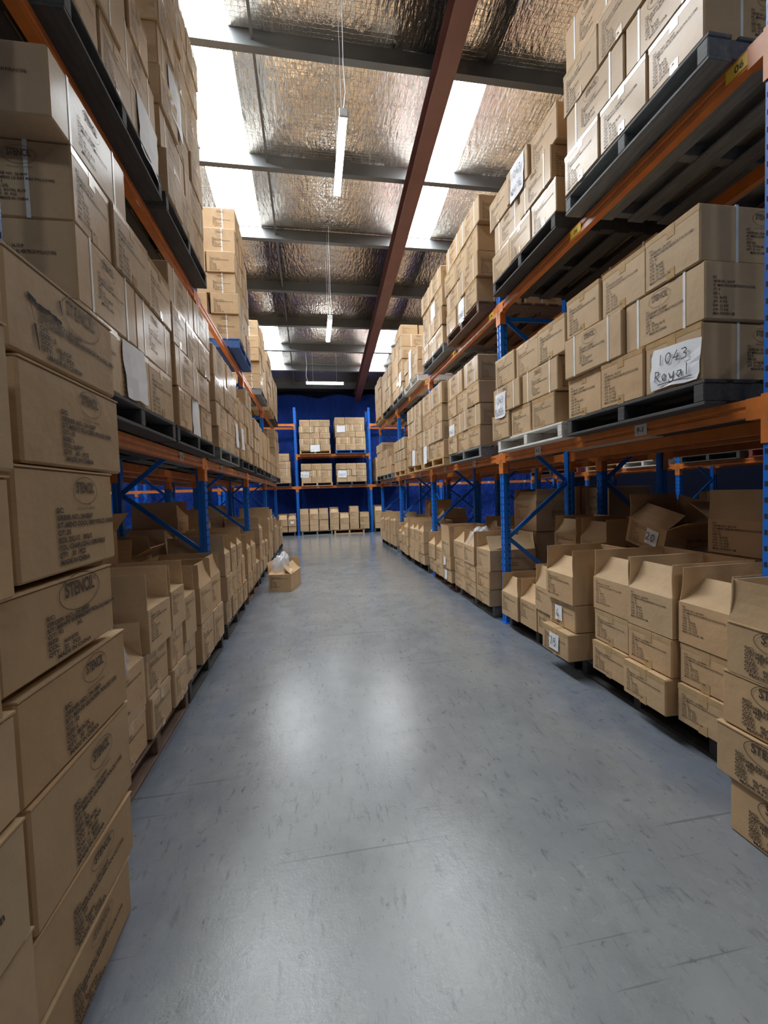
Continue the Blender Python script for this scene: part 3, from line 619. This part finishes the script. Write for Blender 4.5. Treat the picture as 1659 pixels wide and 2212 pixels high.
# ------------------------------------------------------------------ open cartons
def open_mesh(w_, d, h, mk='card'):
    t = .006; b = MB()
    b.box(-w_/2, w_/2, -d/2, d/2, 0, t); b.box(-w_/2, w_/2, -d/2, -d/2+t, t, h); b.box(-w_/2, w_/2, d/2-t, d/2, t, h)
    b.box(-w_/2, -w_/2+t, -d/2+t, d/2-t, t, h); b.box(w_/2-t, w_/2, -d/2+t, d/2-t, t, h); return b.mesh('open_carton', M[mk])
def flap_mesh(L, H, mk='card'):
    """hinge along x at the origin, leaf rises in +z, slightly bowed"""
    v = []; n = 4
    for j in range(n+1):
        z = H*j/n; y = .012*math.sin(PI*j/n)*L
        for dy in (0, .005):
            v += [(-L/2+.004*j/n, y+dy, z), (L/2-.004*j/n, y+dy, z)]
    f = []
    for j in range(n):
        a = 4*j; c = 4*(j+1); f += [(a, a+1, c+1, c), (a+2, c+2, c+3, a+3), (a, c, c+2, a+2), (a+1, a+3, c+3, c+1)]
    f += [(0, 2, 3, 1), (4*n, 4*n+1, 4*n+3, 4*n+2)]; return mesh('flap', v, f, M[mk])
def liner_mesh(seed, sx, sy, sz):
    r = random.Random(seed); bm = bmesh.new(); bmesh.ops.create_icosphere(bm, subdivisions=4, radius=1)
    ks = [(Vector((r.uniform(-1, 1), r.uniform(-1, 1), r.uniform(-.4, .4))).normalized()*r.uniform(2, 9), r.uniform(0, 6)) for _ in range(12)]
    for v in bm.verts:
        p = v.co.copy(); d = sum(abs(math.sin(k.dot(p)+ph)) for k, ph in ks)/12-.6
        s = 1 + .95*d; tw = max(0, p.z); v.co = Vector((p.x*s*sx*(1-.2*tw), p.y*s*sy*(1-.2*tw), max(-.25, p.z*s)*sz))
        v.co.x += .35*sx*tw*math.sin(ks[0][1]); v.co.y += .3*sy*tw*math.cos(ks[1][1])
    me = bpy.data.meshes.new('plastic_liner'); bm.to_mesh(me); bm.free(); me.materials.append(M['plastic']); me.polygons.foreach_set('use_smooth', [True]*len(me.polygons)); return me
LINERS = [liner_mesh(s, .15, .2, .13) for s in range(5)]
NOPEN = [0]
def open_carton(face, a0, a1, front, dep, z0, z1, label, group, seed=0, ang=None, fl=.185, liner=None, pr=None, note_=None, rot=None, loc=None, pitch=0., prints=True, mk='card'):
    r = random.Random(seed*13+NOPEN[0]*7+5); NOPEN[0] += 1
    w_, d, h = q(a1-a0-.008), q(dep), q(z1-z0-.003)
    l, rz = place(face, a0, a1, front, dep, z0)
    if loc: l = loc
    o = new('open_carton', cached(('o', w_, d, h, mk), lambda: open_mesh(w_, d, h, mk)), None, l, (pitch, 0, (rz if rot is None else rot)+r.uniform(-.02, .02))); tag(o, label, 'open carton', group)
    af, ab, al, ar = ang if ang else (r.uniform(.6, .95), r.uniform(-.1, .25), r.uniform(.0, .10), r.uniform(.0, .10))
    fq = q(fl)
    fw = cached(('f', q(w_-.012), fq, mk), lambda: flap_mesh(w_-.012, fq, mk)); fd = cached(('f', q(d-.012), fq, mk), lambda: flap_mesh(d-.012, fq, mk))
    # (location, z-turn) of each hinge; positive angle leans the leaf inward
    for (lx, ly, zr, me, an) in ((0, -d/2, 0, fw, af), (0, d/2, PI, fw, ab), (-w_/2, 0, -PI/2, fd, al), (w_/2, 0, PI/2, fd, ar)):
        if an is None: continue
        R = Matrix.Rotation(zr, 4, 'Z') @ Matrix.Rotation(-an, 4, 'X'); new('flap', me, o, (lx, ly, h), R.to_euler())
    if prints:
        p = P_SHORT[r.randrange(4) if pr is None else pr]; k = min(1.05, w_/.38)
        new('shipping_print', p, o, (-w_*.42, -d/2-.0022, h*.92), (PI/2, 0, 0)).scale = (k*.98, k*.95*min(1, h/.24), 1)
        sx = 1 if face == 'R' else -1
        if face != 'B': new('end_print', P_LONG[0], o, (sx*(w_/2+.0022), -sx*d*.1, h*.7), (PI/2, 0, sx*PI/2)).scale = (.75, .75, 1)
    if liner is not None: new('plastic_liner', LINERS[liner % 5], o, (r.uniform(-.03, .03), r.uniform(-.08, .05), h-.01), (0, 0, r.uniform(0, 6))).scale = (w_/.36*.85, d/.55*.85, 1.)
    if note_: rows, fx, fz, W, H = note_; note(o, fx*w_, -d/2-.003, fz*h, W, H, rows, 0, -.05, torn=False)
    return o
def columns(face, rows, where, front, group):
    for i, row in enumerate(rows):
        a0, a1, zs = row[:3]; opt = row[3] if len(row) > 3 else {}
        fr = opt.get('x', front); sg = -1 if face == 'L' else 1; r = random.Random(i*17+len(rows))
        for k_ in range(len(zs)-1):
            col = '%s column, %s' % (ORD[i], where); off = sg*r.uniform(-.015, .015)
            if k_ in opt.get('poke', ()): off -= sg*.055
            nt_ = opt.get('notes', {}).get(k_)
            if k_ == len(zs)-2:
                oc_ = open_carton(face, a0, a1, fr+off, .57, zs[k_], zs[k_+1], 'open carton, raised flaps%s, topmost of %s' % (' and plastic liner' if 'liner' in opt else '', col), 'open cartons along the '+where, i, opt.get('ang'), opt.get('fl', .19), opt.get('liner'), None, nt_)
                for ch in oc_.children:
                    if 'bag' in opt and ch.name.startswith('plastic_liner'): ch.scale = opt['bag']; ch.location.y = -.11; ch.location.z += .03
            else:
                spec(face, a0, a1, fr+off, .57, zs[k_], zs[k_+1], 'taped carton%s, %s up from pallet, %s' % (' with note' if nt_ else '', ORD[k_], col), group, False, False, 'card', nt_, opt.get('pr'))
RF = [(1.73, 2.055, [.15, .37, .60, .83], dict(pr=0)), (2.07, 2.42, [.15, .37, .60, .835], dict(pr=0, poke=(0,), ang=(.55, .1, .03, .03))), (2.43, 2.79, [.15, .37, .60, .83], dict(pr=0, ang=(.75, .0, .03, .03))),
 (2.92, 3.30, [.14, .356, .577, .80], dict(x=1.93, pr=2, poke=(0,), ang=(.95, .3, .02, .03), fl=.20, notes={0: (['75'], .0, .5, .13, .13), 1: (['6'], -.1, .5, .10, .12)})), (3.34, 3.60, [.15, .38, .60], dict(pr=2, ang=(.35, 0, 0, 0))), (3.61, 3.92, [.15, .40], dict(pr=2)), (3.93, 4.28, [.15, .40], dict(pr=2)),
 (4.55, 4.94, [.14, .335, .555, .79], dict(x=1.945, ang=(1.35, .1, .05, .6))), (4.96, 5.35, [.14, .335, .555, .785], dict(x=1.945, liner=1, bag=(1., 1., 1.5), ang=(.5, .1, .05, .05))), (5.37, 5.80, [.14, .335, .555, .785], dict(x=1.945)), (5.87, 6.28, [.14, .335, .555, .765], dict(x=1.93, ang=(-.05, 0, 0, 0), fl=.22, notes={0: ([], -.1, .5, .12, .14), 1: ([], -.1, .5, .1, .12)})), (6.34, 6.72, [.14, .36, .60], dict(x=1.95)), (6.74, 7.14, [.14, .37, .61], dict(x=1.96, liner=2)),
 (7.50, 7.88, [.14, .34, .55, .76], dict(x=1.95, liner=3)), (7.90, 8.28, [.14, .34, .55, .76], dict(x=1.95)), (8.30, 8.68, [.14, .34, .55, .75], dict(x=1.96)), (8.84, 9.20, [.14, .33, .55, .75], dict(x=1.95, notes={0: ([], -.1, .5, .12, .14)})), (9.21, 9.55, [.14, .33, .55], {}), (9.58, 9.93, [.14, .36, .60], {}),
 (10.40, 10.74, [.14, .42, .80], {}), (10.77, 11.11, [.14, .42, .78], dict(liner=4)), (11.14, 11.48, [.14, .42, .80], {}), (11.62, 11.98, [.14, .44, .75], {}), (11.99, 12.34, [.14, .44, .76], {}), (12.37, 12.73, [.14, .43, .72], dict(liner=0))]
LF = [(2.06, 2.45, [.15, .385, .645], dict(liner=1, bag=(.95, .75, 1.5), ang=(.75, .0, .05, .05))), (2.48, 2.82, [.15, .385, .64, .885], dict(ang=(1.3, .2, .02, .02), fl=.2)), (2.84, 3.12, [.15, .40, .65, .90], dict(ang=(1.3, .2, .02, .02), fl=.17)), (3.15, 3.44, [.15, .47, .79], dict(ang=(1.25, .1, .02, .02))), (3.54, 3.93, [.15, .48, .77], dict(ang=(.35, .2, .05, .02))), (3.96, 4.36, [.15, .48, .77], dict(ang=(.3, .1, .1, .05))),
 (4.62, 4.90, [.15, .40, .67, .90], {}), (4.93, 5.24, [.15, .40, .67, .93], {}), (5.26, 5.58, [.15, .40, .67, .93], {}), (5.60, 5.86, [.15, .40, .72], {}), (6.10, 6.48, [.15, .42, .77], {}), (6.50, 6.90, [.15, .46, .77], {}), (6.92, 7.25, [.15, .45], dict(liner=2)),
 (7.50, 7.88, [.15, .36, .68, .95], {}), (7.90, 8.28, [.15, .36, .66], dict(liner=3)), (8.30, 8.68, [.15, .36, .64], {}), (8.95, 9.35, [.15, .43, .75, 1.03], dict(fl=.25)), (9.37, 9.77, [.15, .43, .75, 1.03], {}), (10.30, 10.68, [.15, .5, .77], {}), (10.70, 11.08, [.15, .5, .77], {}), (11.10, 11.48, [.15, .40, .68], dict(liner=4)), (11.78, 12.16, [.15, .40, .62], {}), (12.18, 12.56, [.15, .40, .62], {})]
columns('R', RF, "right ground row", 1.985, 'taped cartons along the right ground row')
columns('L', LF, "left ground row", -.925, 'taped cartons along the left ground row')
for i, a in enumerate((1.86, 3.12, 4.60, 5.92, 7.45, 8.76, 10.35, 11.55)): pallet('R', a, 2.06 if i < 2 else 2.03, 0, ('dark', 'dark', 'grey', 'brown', 'dark', 'dark', 'grey', 'dark')[i], 'ground pallet, %s under the right ground row' % ORD[i], 'pallets under the right ground row', h=.138)
for i, a in enumerate((2.02, 3.22, 4.62, 6.08, 7.45, 8.88, 10.28, 11.62)): pallet('L', a, -.94, 0, ('brown', 'dark', 'dark', 'brown', 'dark', 'dark', 'grey', 'dark')[i], 'ground pallet, %s under the left ground row' % ORD[i], 'pallets under the left ground row', h=.14)
# end-rack ground row
BF = [(-1.66, -1.32, [.16, .38, .62], {}), (-1.30, -.98, [.16, .38, .64], {}), (-.96, -.66, [.16, .38, .64], dict(liner=1, notes={1: ([], .0, .5, .13, .1)})), (-.52, -.19, [.16, .385, .59, .81], dict(ang=(.12, 0, 0, 0))), (-.17, .17, [.16, .385, .59, .81], dict(ang=(.5, 0, 0, 0), liner=2)), (.19, .54, [.16, .385, .59, .81], dict(ang=(.1, 0, 0, 0))),
 (.59, .94, [.16, .38, .60, .83], dict(liner=3)), (.97, 1.32, [.16, .38, .61], dict(ang=(.5, 0, 0, 0))), (1.35, 1.70, [.16, .38, .62, .85], dict(ang=(.1, 0, 0, 0))), (1.74, 2.10, [.16, .38, .64], dict(liner=4, ang=(.1, 0, 0, 0), fl=.16)), (2.32, 2.66, [.16, .38, .62, .85], {}), (2.68, 3.02, [.16, .38, .62], dict(liner=0))]
columns('B', BF, 'end rack ground row', 16.15, 'taped cartons along the end rack ground row')
for i, a in enumerate((-1.86, -.48, .74, 2.285)): pallet('B', a, 16.17, 0, ('dark', 'grey', 'raw', 'dark')[i], 'ground pallet, %s from left under the end rack' % ORD[i], 'pallets under the end rack', h=.15)

# ------------------------------------------------------------------ tall stacks standing at the near ends of the racks
def near_print(lines, logo=True, faint=False, fs=.024, tx=-.10, lx=.06, ls=1.):
    tm = text_mesh('shipping_print', lines, fs, fs*1.06, M['ink'], 3, .0009, .98); lg = cached(('lg', faint), lambda: logo_mesh(4, M['ink_faint'] if faint else M['ink']))
    def go(o, w_, d, h):
        k = min(1, h/.27); kt = min(1, h*.58/(len(lines)*fs*1.06))
        new('shipping_print', tm, o, (tx, -d/2-.003, h*.63), (PI/2, 0, 0)).scale = (1, kt, 1)
        if logo: new('logo_print', lg, o, (lx, -d/2-.003, h*.80), (PI/2, 0, 0)).scale = (ls, ls*k, 1)
        t = cached(('seam', w_, d, h), lambda: MB().box(-w_/2+.002, w_/2-.002, -d/2-.003, -d/2+.03, h-.002, h+.003).mesh('lid_edge', M['card']))
        new('lid_edge', t, o)
    return go
def torn(base):
    def go(o, w_, d, h):
        base(o, w_, d, h)
        def rag(pts, wd):
            b = MB(); r = random.Random(5)
            for p, c in zip(pts, pts[1:]):
                for t in range(4):
                    a0 = Vector(p).lerp(Vector(c), t/4); a1 = Vector(p).lerp(Vector(c), (t+1)/4); w0, w1 = wd*r.uniform(.4, 1.2), wd*r.uniform(.4, 1.2)
                    b.add(([(a0.x, a0.y-w0, 0), (a1.x, a1.y-w1, 0), (a1.x, a1.y+w1, 0), (a0.x, a0.y+w0, 0)], [(0, 1, 2, 3)]))
            return b
        b = rag([(-.195, .162), (-.15, .148), (-.10, .150), (-.045, .142)], .0065)
        for p, c, ww in (((-.052, .205), (-.040, .168), .004), ((-.172, .095), (-.160, .03), .005), ((-.190, .16), (-.172, .10), .0015)):
            b.add(([(p[0]-ww, p[1], 0), (c[0]-ww*.4, c[1], 0), (c[0]+ww*.4, c[1], 0), (p[0]+ww, p[1], 0)], [(0, 1, 2, 3)]))
        o2 = new('tear', b.mesh('tear', M['dark_hole']), o, (0, -d/2-.0035, 0), (PI/2, 0, 0)); o2['label'] = 'dark ragged tear in the board'
    return go
GL = lambda col, qty='30': ['S/C:', 'ORDER NO.: 24-106P', "S/T: MEN'S GLACIER POLO(1159)", 'C/T: 10', 'SIZE: L', 'COL: '+col, 'QTY:   '+qty+'   PCS', '  MADE IN CHINA']
LS = [(1.06, 1.62, 0., .205, GL('WHITE'), 'dented carton on the floor at the foot of the tall left stack'), (1.08, 1.66, .208, .42, GL('GREY'), 'scuffed carton second from floor in the tall left stack'),
 (1.11, 1.685, .423, .745, ['S/C:', 'ORDER NO.: 24-107P', "S/T: MEN'S GLACIER POLO(1159)", 'C/T: 6', 'SIZE: XL', 'COL: BLACK', 'QTY:   30   PCS', 'N.W:  9  KGS', 'G.W: 11  KGS', 'MADE IN CHINA'], 'third carton from floor in the tall left stack'),
 (1.10, 1.68, .75, 1.018, GL('BLACK'), 'fourth carton from floor in the tall left stack, glossy tape near end'),
 (1.06, 1.61, 1.04, 1.27, ['S/C:', 'ORDER NO.: 24-085P', "S/T: MEN'S SUPERDRY POLO(1062+P)", 'C/T: 92           XL', 'SIZE:', 'COL:   WHITE', 'QTY:   22   PCS', '      MADE IN CHINA'], 'carton printed with white colour code, fifth from floor in tall left stack'),
 (1.14, 1.655, 1.285, 1.582, ['S/C:', 'ORDER NO.: 24-024P', "S/T: MEN'S COOL DRY POLO 1010B", 'C/T: 20', 'SIZE: 2XL/12   3XL/2', 'COL: CHARCOAL+ORANGE', 'QTY:   30   PCS', ' MADE IN CHINA'], 'carton marked charcoal and orange, sixth from floor in tall left stack'),
 (1.18, 1.74, 1.586, 1.855, GL('NAVY'), 'creased carton marked navy, second from top of tall left stack'),
 (1.16, 1.72, 1.862, 2.11, ['S/C:', 'ORDER NO.: 24-143P', 'S/T: LADIES THE SILVERTECH POLO(1156)', 'C/T:', 'SIZE:  S', 'COL:    BLACK', 'QTY:     33  PCS', '     MADE IN CHINA'], 'torn carton with ragged holes, topmost of the tall left stack')]
for i, (a0, a1, z0, z1, ln, lab) in enumerate(LS):
    big = i in (4, 7); fs = .0235 if big else .0215
    cu = near_print(ln, True, i in (0, 7), fs, -.15 if i == 7 else (-.10 if i != 5 else -.09), .07, 1.05 if big else .68)
    spec('L', a0, a1, -.70, .36, z0, z1, lab, 'cartons of the tall left stack', True, False, 'card_dark', None, None, torn(cu) if i == 7 else cu, random.Random(i).uniform(-.012, .012))
LL = [(0., .26), (.263, .52), (.523, .79), (.793, 1.03), (1.035, 1.265), (1.272, 1.55), (1.556, 1.885)]
for i, (z0, z1) in enumerate(LL):
    cu = near_print(['S/C:', 'ORDER NO.: 24-024P', "S/T: MEN'S COOL DRY POLO 1010B", 'C/T:', 'SIZE:', 'COL: NAVY', 'QTY:   30   PCS'], False, False, .026, -.2)
    spec('L', .47, (1.07, 1.10, 1.08, 1.09, 1.04, 1.12, 1.13)[i]-.04, -.655 - .01*(i % 2), .37, z0, z1, 'film-wrapped carton, %s from floor in the nearest left stack at frame edge' % ORD[i], 'cartons of the nearest left stack', True, False, 'card_wrap', None, None, cu, .0)
RA = [(.93, 1.505, 1.705, 0., .228), (.97, 1.555, 1.69, .231, .455), (.95, 1.535, 1.70, .458, .685)]
RT = ['S/C:', 'ORDER NO.: 24-098P', "S/T: MEN'S SUPERDRY POLO(1062)", 'C/T: 10', 'SIZE:', 'COL:   BLACK', 'QTY:   30  PCS', '   MADE IN CHINA']
for i, (a0, a1, x, z0, z1) in enumerate(RA):
    spec('R', a0, a1, x, .35, z0, z1, 'brown carton with printed oval mark, %s from floor in the near right stack' % ORD[i], 'cartons of the near right stack', True, False, 'card', None, None, near_print(RT, True, False, .024, -.20, -.06, 1.0), .0)
oc = open_carton('R', .95, 1.51, 1.70, .35, .688, .90, 'open carton with upright flaps, topmost of the near right stack', 'open cartons of the near right stack', 3, (.1, .1, .05, .05), .18, None, prints=False)
near_print(RT, True, False, .024, -.20, -.06, 1.0)(oc, .552, .35, .21)
# loose open carton in the aisle
lc = open_carton('B', -.2, .17, 0, .62, 0, .275, 'open carton with bulging plastic liner, alone on the aisle floor', None, 5, (1.2, .05, -.1, .75), .185, None, pr=0, rot=-.20, loc=(-.50, 7.04, 0))
new('plastic_liner', liner_mesh(21, .15, .19, .23), lc, (-.06, -.06, .33))

# ------------------------------------------------------------------ goods deeper in the racks and in the neighbouring racks
def rear_open(face, a0, w_, x, dep, z0, z1, lab, **kw):
    return open_carton(face, a0, a0+w_, x, dep, z0, z1, lab, kw.pop('group', 'open cartons standing behind the front row'), int(a0*10), **kw)
gR, gL = 'cartons standing behind the right ground row', 'cartons standing behind the left ground row'
spec('R', 2.0, 2.46, 2.62, .5, .15, .58, 'large carton deep behind the first columns, lowest there, right rack ground', gR)
spec('R', 2.0, 2.46, 2.62, .5, .582, 1.02, 'large carton deep behind the first columns, upper one, right rack ground', gR)
rear_open('R', 2.01, .44, 2.61, .5, 1.022, 1.245, 'open carton with outspread flaps topping the deep stack behind first right columns', liner=1, ang=(.0, -.15, -1.0, 1.2), fl=.19)
spec('R', 2.56, 3.0, 2.64, .5, .15, .55, 'carton under the tilted noted carton, lower, right rack ground', gR)
spec('R', 2.62, 3.22, 2.62, .5, .552, .935, 'carton under the tilted noted carton, upper, right rack ground', gR)
t20 = rear_open('R', 2.81, .40, 2.60, .46, .975, 1.19, 'tilted open carton bearing a white paper square, deep on right rack ground', ang=(.9, .2, -.3, -1.0), fl=.18, note_=(['20'], .18, .55, .12, .12))
t20.rotation_euler = Matrix.Rotation(-PI/2, 3, 'Z').to_4x4().to_euler(); t20.rotation_euler = (Matrix.Rotation(.24, 4, 'X') @ Matrix.Rotation(-PI/2, 4, 'Z')).to_euler()
rear_open('R', 3.44, .38, 2.60, .5, .80, 1.0, 'open carton with clear bag, behind the low right columns, nearer', liner=2)
spec('R', 3.44, 3.82, 2.62, .5, .15, .798, 'carton supporting the bagged open carton, right rack ground', gR)
rear_open('R', 3.88, .40, 2.60, .5, .79, 1.0, 'open carton with clear bag, behind the low right columns, farther', liner=3)
for i, (y, z0, z1) in enumerate(((3.89, .15, .35), (3.89, .352, .56), (3.89, .562, .788))): spec('R', y, y+.40, 2.62, .5, z0, z1, 'carton behind the low open columns beside the second frame, %s' % ORD[i], gR)
for i, (y, x, z0, z1) in enumerate(((4.66, 2.60, .15, .55), (4.66, 2.60, .552, .97), (5.27, 2.62, .15, .5), (5.27, 2.62, .502, .96), (4.48, 3.42, .0, .8), (4.48, 3.42, .802, 1.48), (5.02, 3.42, .0, .8), (5.02, 3.42, .802, 1.5), (5.9, 3.3, .0, .9), (3.80, 3.32, .0, .65), (3.30, 3.32, .65, 1.33), (3.28, 3.32, .0, .65), (2.72, 3.35, .0, 1.41), (5.8, 2.6, .15, .62), (6.4, 2.62, .15, .7), (7.6, 2.6, .15, .8), (8.3, 2.6, .15, .7), (9.2, 2.6, .15, .9), (10.8, 2.6, .15, .9), (11.8, 2.6, .15, .8))):
    spec('R', y, y+.52, x, .56, z0, z1, 'plain brown carton deep in right rack ground, %s of the deep cartons' % ORD[i], gR, True)
rear_open('R', 4.66, .55, 2.60, .5, .972, 1.34, 'tall open carton with clear bag on deep stack behind second frame', liner=0, fl=.14)
rear_open('R', 5.75, .44, 2.6, .5, .62, .9, 'open carton with bag deep behind the tenth right column', liner=4)
rear_open('R', 8.3, .44, 2.6, .5, .70, .95, 'open carton deep behind the sixteenth right column', liner=2)
rear_open('R', 9.3, .44, 2.6, .5, .90, 1.12, 'open carton deep behind the eighteenth right column')
for i, (y, x, z0, z1) in enumerate(((2.1, -1.56, .15, .62), (2.75, -1.56, .15, .7), (3.3, -1.56, .15, .8), (3.85, -1.56, .15, .7), (4.7, -1.56, .15, .75), (5.3, -1.56, .15, .8), (6.2, -1.56, .15, .85), (6.72, -1.56, .15, .8), (7.6, -1.56, .15, .9), (9.0, -1.56, .15, 1.1), (3.0, -2.3, .0, .8), (3.6, -2.3, .0, .85), (4.8, -2.3, .0, .9), (5.6, -2.3, .0, .8), (10.8, -1.56, .15, .8))):
    spec('L', y, y+.52, x, .56, z0, z1, 'plain brown carton deep in left rack ground, %s of the deep cartons' % ORD[i], gL, True)
rear_open('L', 2.75, .50, -1.5, .5, .70, .95, 'open carton with crumpled bag deep behind the second left column', liner=0, ang=(.9, .2, -.2, -.6))
rear_open('L', 3.28, .56, -1.62, .5, .80, 1.24, 'tall open carton leaning flaps outward, deep behind the fourth left column', ang=(-.6, .1, -.4, -.7), liner=None)
rear_open('L', 3.9, .46, -1.55, .5, .72, .98, 'open carton deep behind the sixth left column', ang=(-1.0, .1, .3, .2))
rear_open('L', 4.75, .46, -1.55, .5, .76, 1.0, 'open carton deep behind the seventh left column', liner=1)
rear_open('L', 5.35, .46, -1.6, .5, .82, 1.28, 'tall open carton with clear bag deep behind the ninth left column', liner=2)
rear_open('L', 6.3, .46, -1.55, .5, .86, 1.15, 'open carton deep behind the eleventh left column', liner=3)
rear_open('L', 7.6, .46, -1.55, .5, .9, 1.18, 'open carton deep behind the fourteenth left column')
# loads in the second and third racks
def far_load(face, x, ys, where, z0, cols):
    for i, y in enumerate(ys):
        pallet(face, y, x, z0-.13, cols[i % len(cols)], '%s pallet, %s along the %s' % (cols[i % len(cols)], ORD[i], where), 'pallets on the '+where)
        for k_ in range(3):
            for j in range(2): spec(face, y+.03+j*.57, y+.59+j*.57, x + (.01 if face == 'R' else -.01), 1.12, z0+k_*.29, z0+k_*.29+.285, 'brown carton, %s course, %s half, %s pallet of the %s' % (('lowest', 'second', 'third')[k_], ('near', 'far')[j], ORD[i], where), 'cartons on the '+where, True)
far_load('L', 4.28, (1.8, 3.1, 4.6, 5.9, 7.4, 8.7, 10.2, 11.5), 'second right rack', 2.002, ('dark', 'grey', 'white', 'dark'))
far_load('R', -3.31, (1.9, 3.2, 4.7, 6.0, 7.5, 8.8, 10.3, 11.6), 'second left rack', 2.01, ('dark', 'brown'))
far_load('R', 6.9, (1.8, 3.1, 4.6, 5.9, 7.4, 8.7, 10.2, 11.5), 'far right rack', 2.002, ('white', 'raw', 'red', 'dark'))
far_load('L', -6.0, (4.7, 6.0, 7.5, 8.8, 10.3, 11.6), 'far left rack', 2.01, ('raw', 'white', 'dark'))

r_ = random.Random(77)
for face, x, y0, y1, wh in (('L', 4.05, 1.75, 4.3, 'second right rack'), ('R', 7.05, 1.75, 12.6, 'far right rack'), ('L', -6.2, 4.7, 12.8, 'far left rack')):
    y = y0
    while y < y1:
        if all(not (yy-.66 < y < yy+.02) for yy in (RY if face == 'R' or x > 0 else LY)):
            for k_ in range(r_.choice((2, 2, 3))): spec(face, y, y+.5, x, .62, k_*.42, k_*.42+.415, 'brown carton on the ground of the '+wh, 'ground cartons of the '+wh)
        y += .54
# ------------------------------------------------------------------ sealed cartons: the 300 that show largest singly, the rest joined
SINGLE = {i for t in "0-2,6-7,12-14,18-21,25-26,31-33,37-39,43-44,49-51,55-56,61-63,67-68,73-75,79-80,85-87,91-93,97-98,103-104,109,115-116,121,139,160,166-168,170-173,179-180,185,190-197,202-204,209-212,215-216,221-223,227-228,233-235,239-240,245-247,251-252,257-258,263-264,269,275,281,287,293,299,308,320,350-352,356-357,362-364,368,371-373,377-378,383-385,389-390,395-397,401-402,407-409,413-414,419-420,425-426,431-433,437,440,446,452,500,506,512,518-520,524-525,531-532,536-538,542-543,548-550,554-555,560-562,566-567,573-574,578,580,584,586,590-592,596-597,602-603,608,612,618,624,630,636,698,703,709,716,721-722,726-727,732-734,740,744-745,750-752,780-782,786-787,792-794,798-799,804-806,810-812,816-817,822-823,828-829,834-836,840-860,866,869,875-891,893,912,914,917-919,923-930,932-934,936-940,942,950,954,956,961".split(",") for a, *b in [t.split("-")] for i in range(int(a), int(b[0] if b else a)+1)}
rest = MB()
for i, s in enumerate(SPECS):
    if SINGLE is None or i in SINGLE: build_carton(s, i)
    else:
        loc, rz = place(s['face'], s['a0'], s['a1'], s['front'], s['dep'], s['z0'])
        w_, d, h = s['a1']-s['a0']-.014, s['dep']-.012, s['z1']-s['z0']-.007
        rest.box(-w_/2, w_/2, -d/2, d/2, 0, h, mtx=Matrix.Translation(loc) @ Matrix.Rotation(rz, 4, 'Z'))
if rest.v: tag(new('carton_remainder', rest.mesh('carton_remainder', M['card'])), 'remaining brown cartons, hidden or far, filling the pallet loads', 'cartons', None, 'stuff')
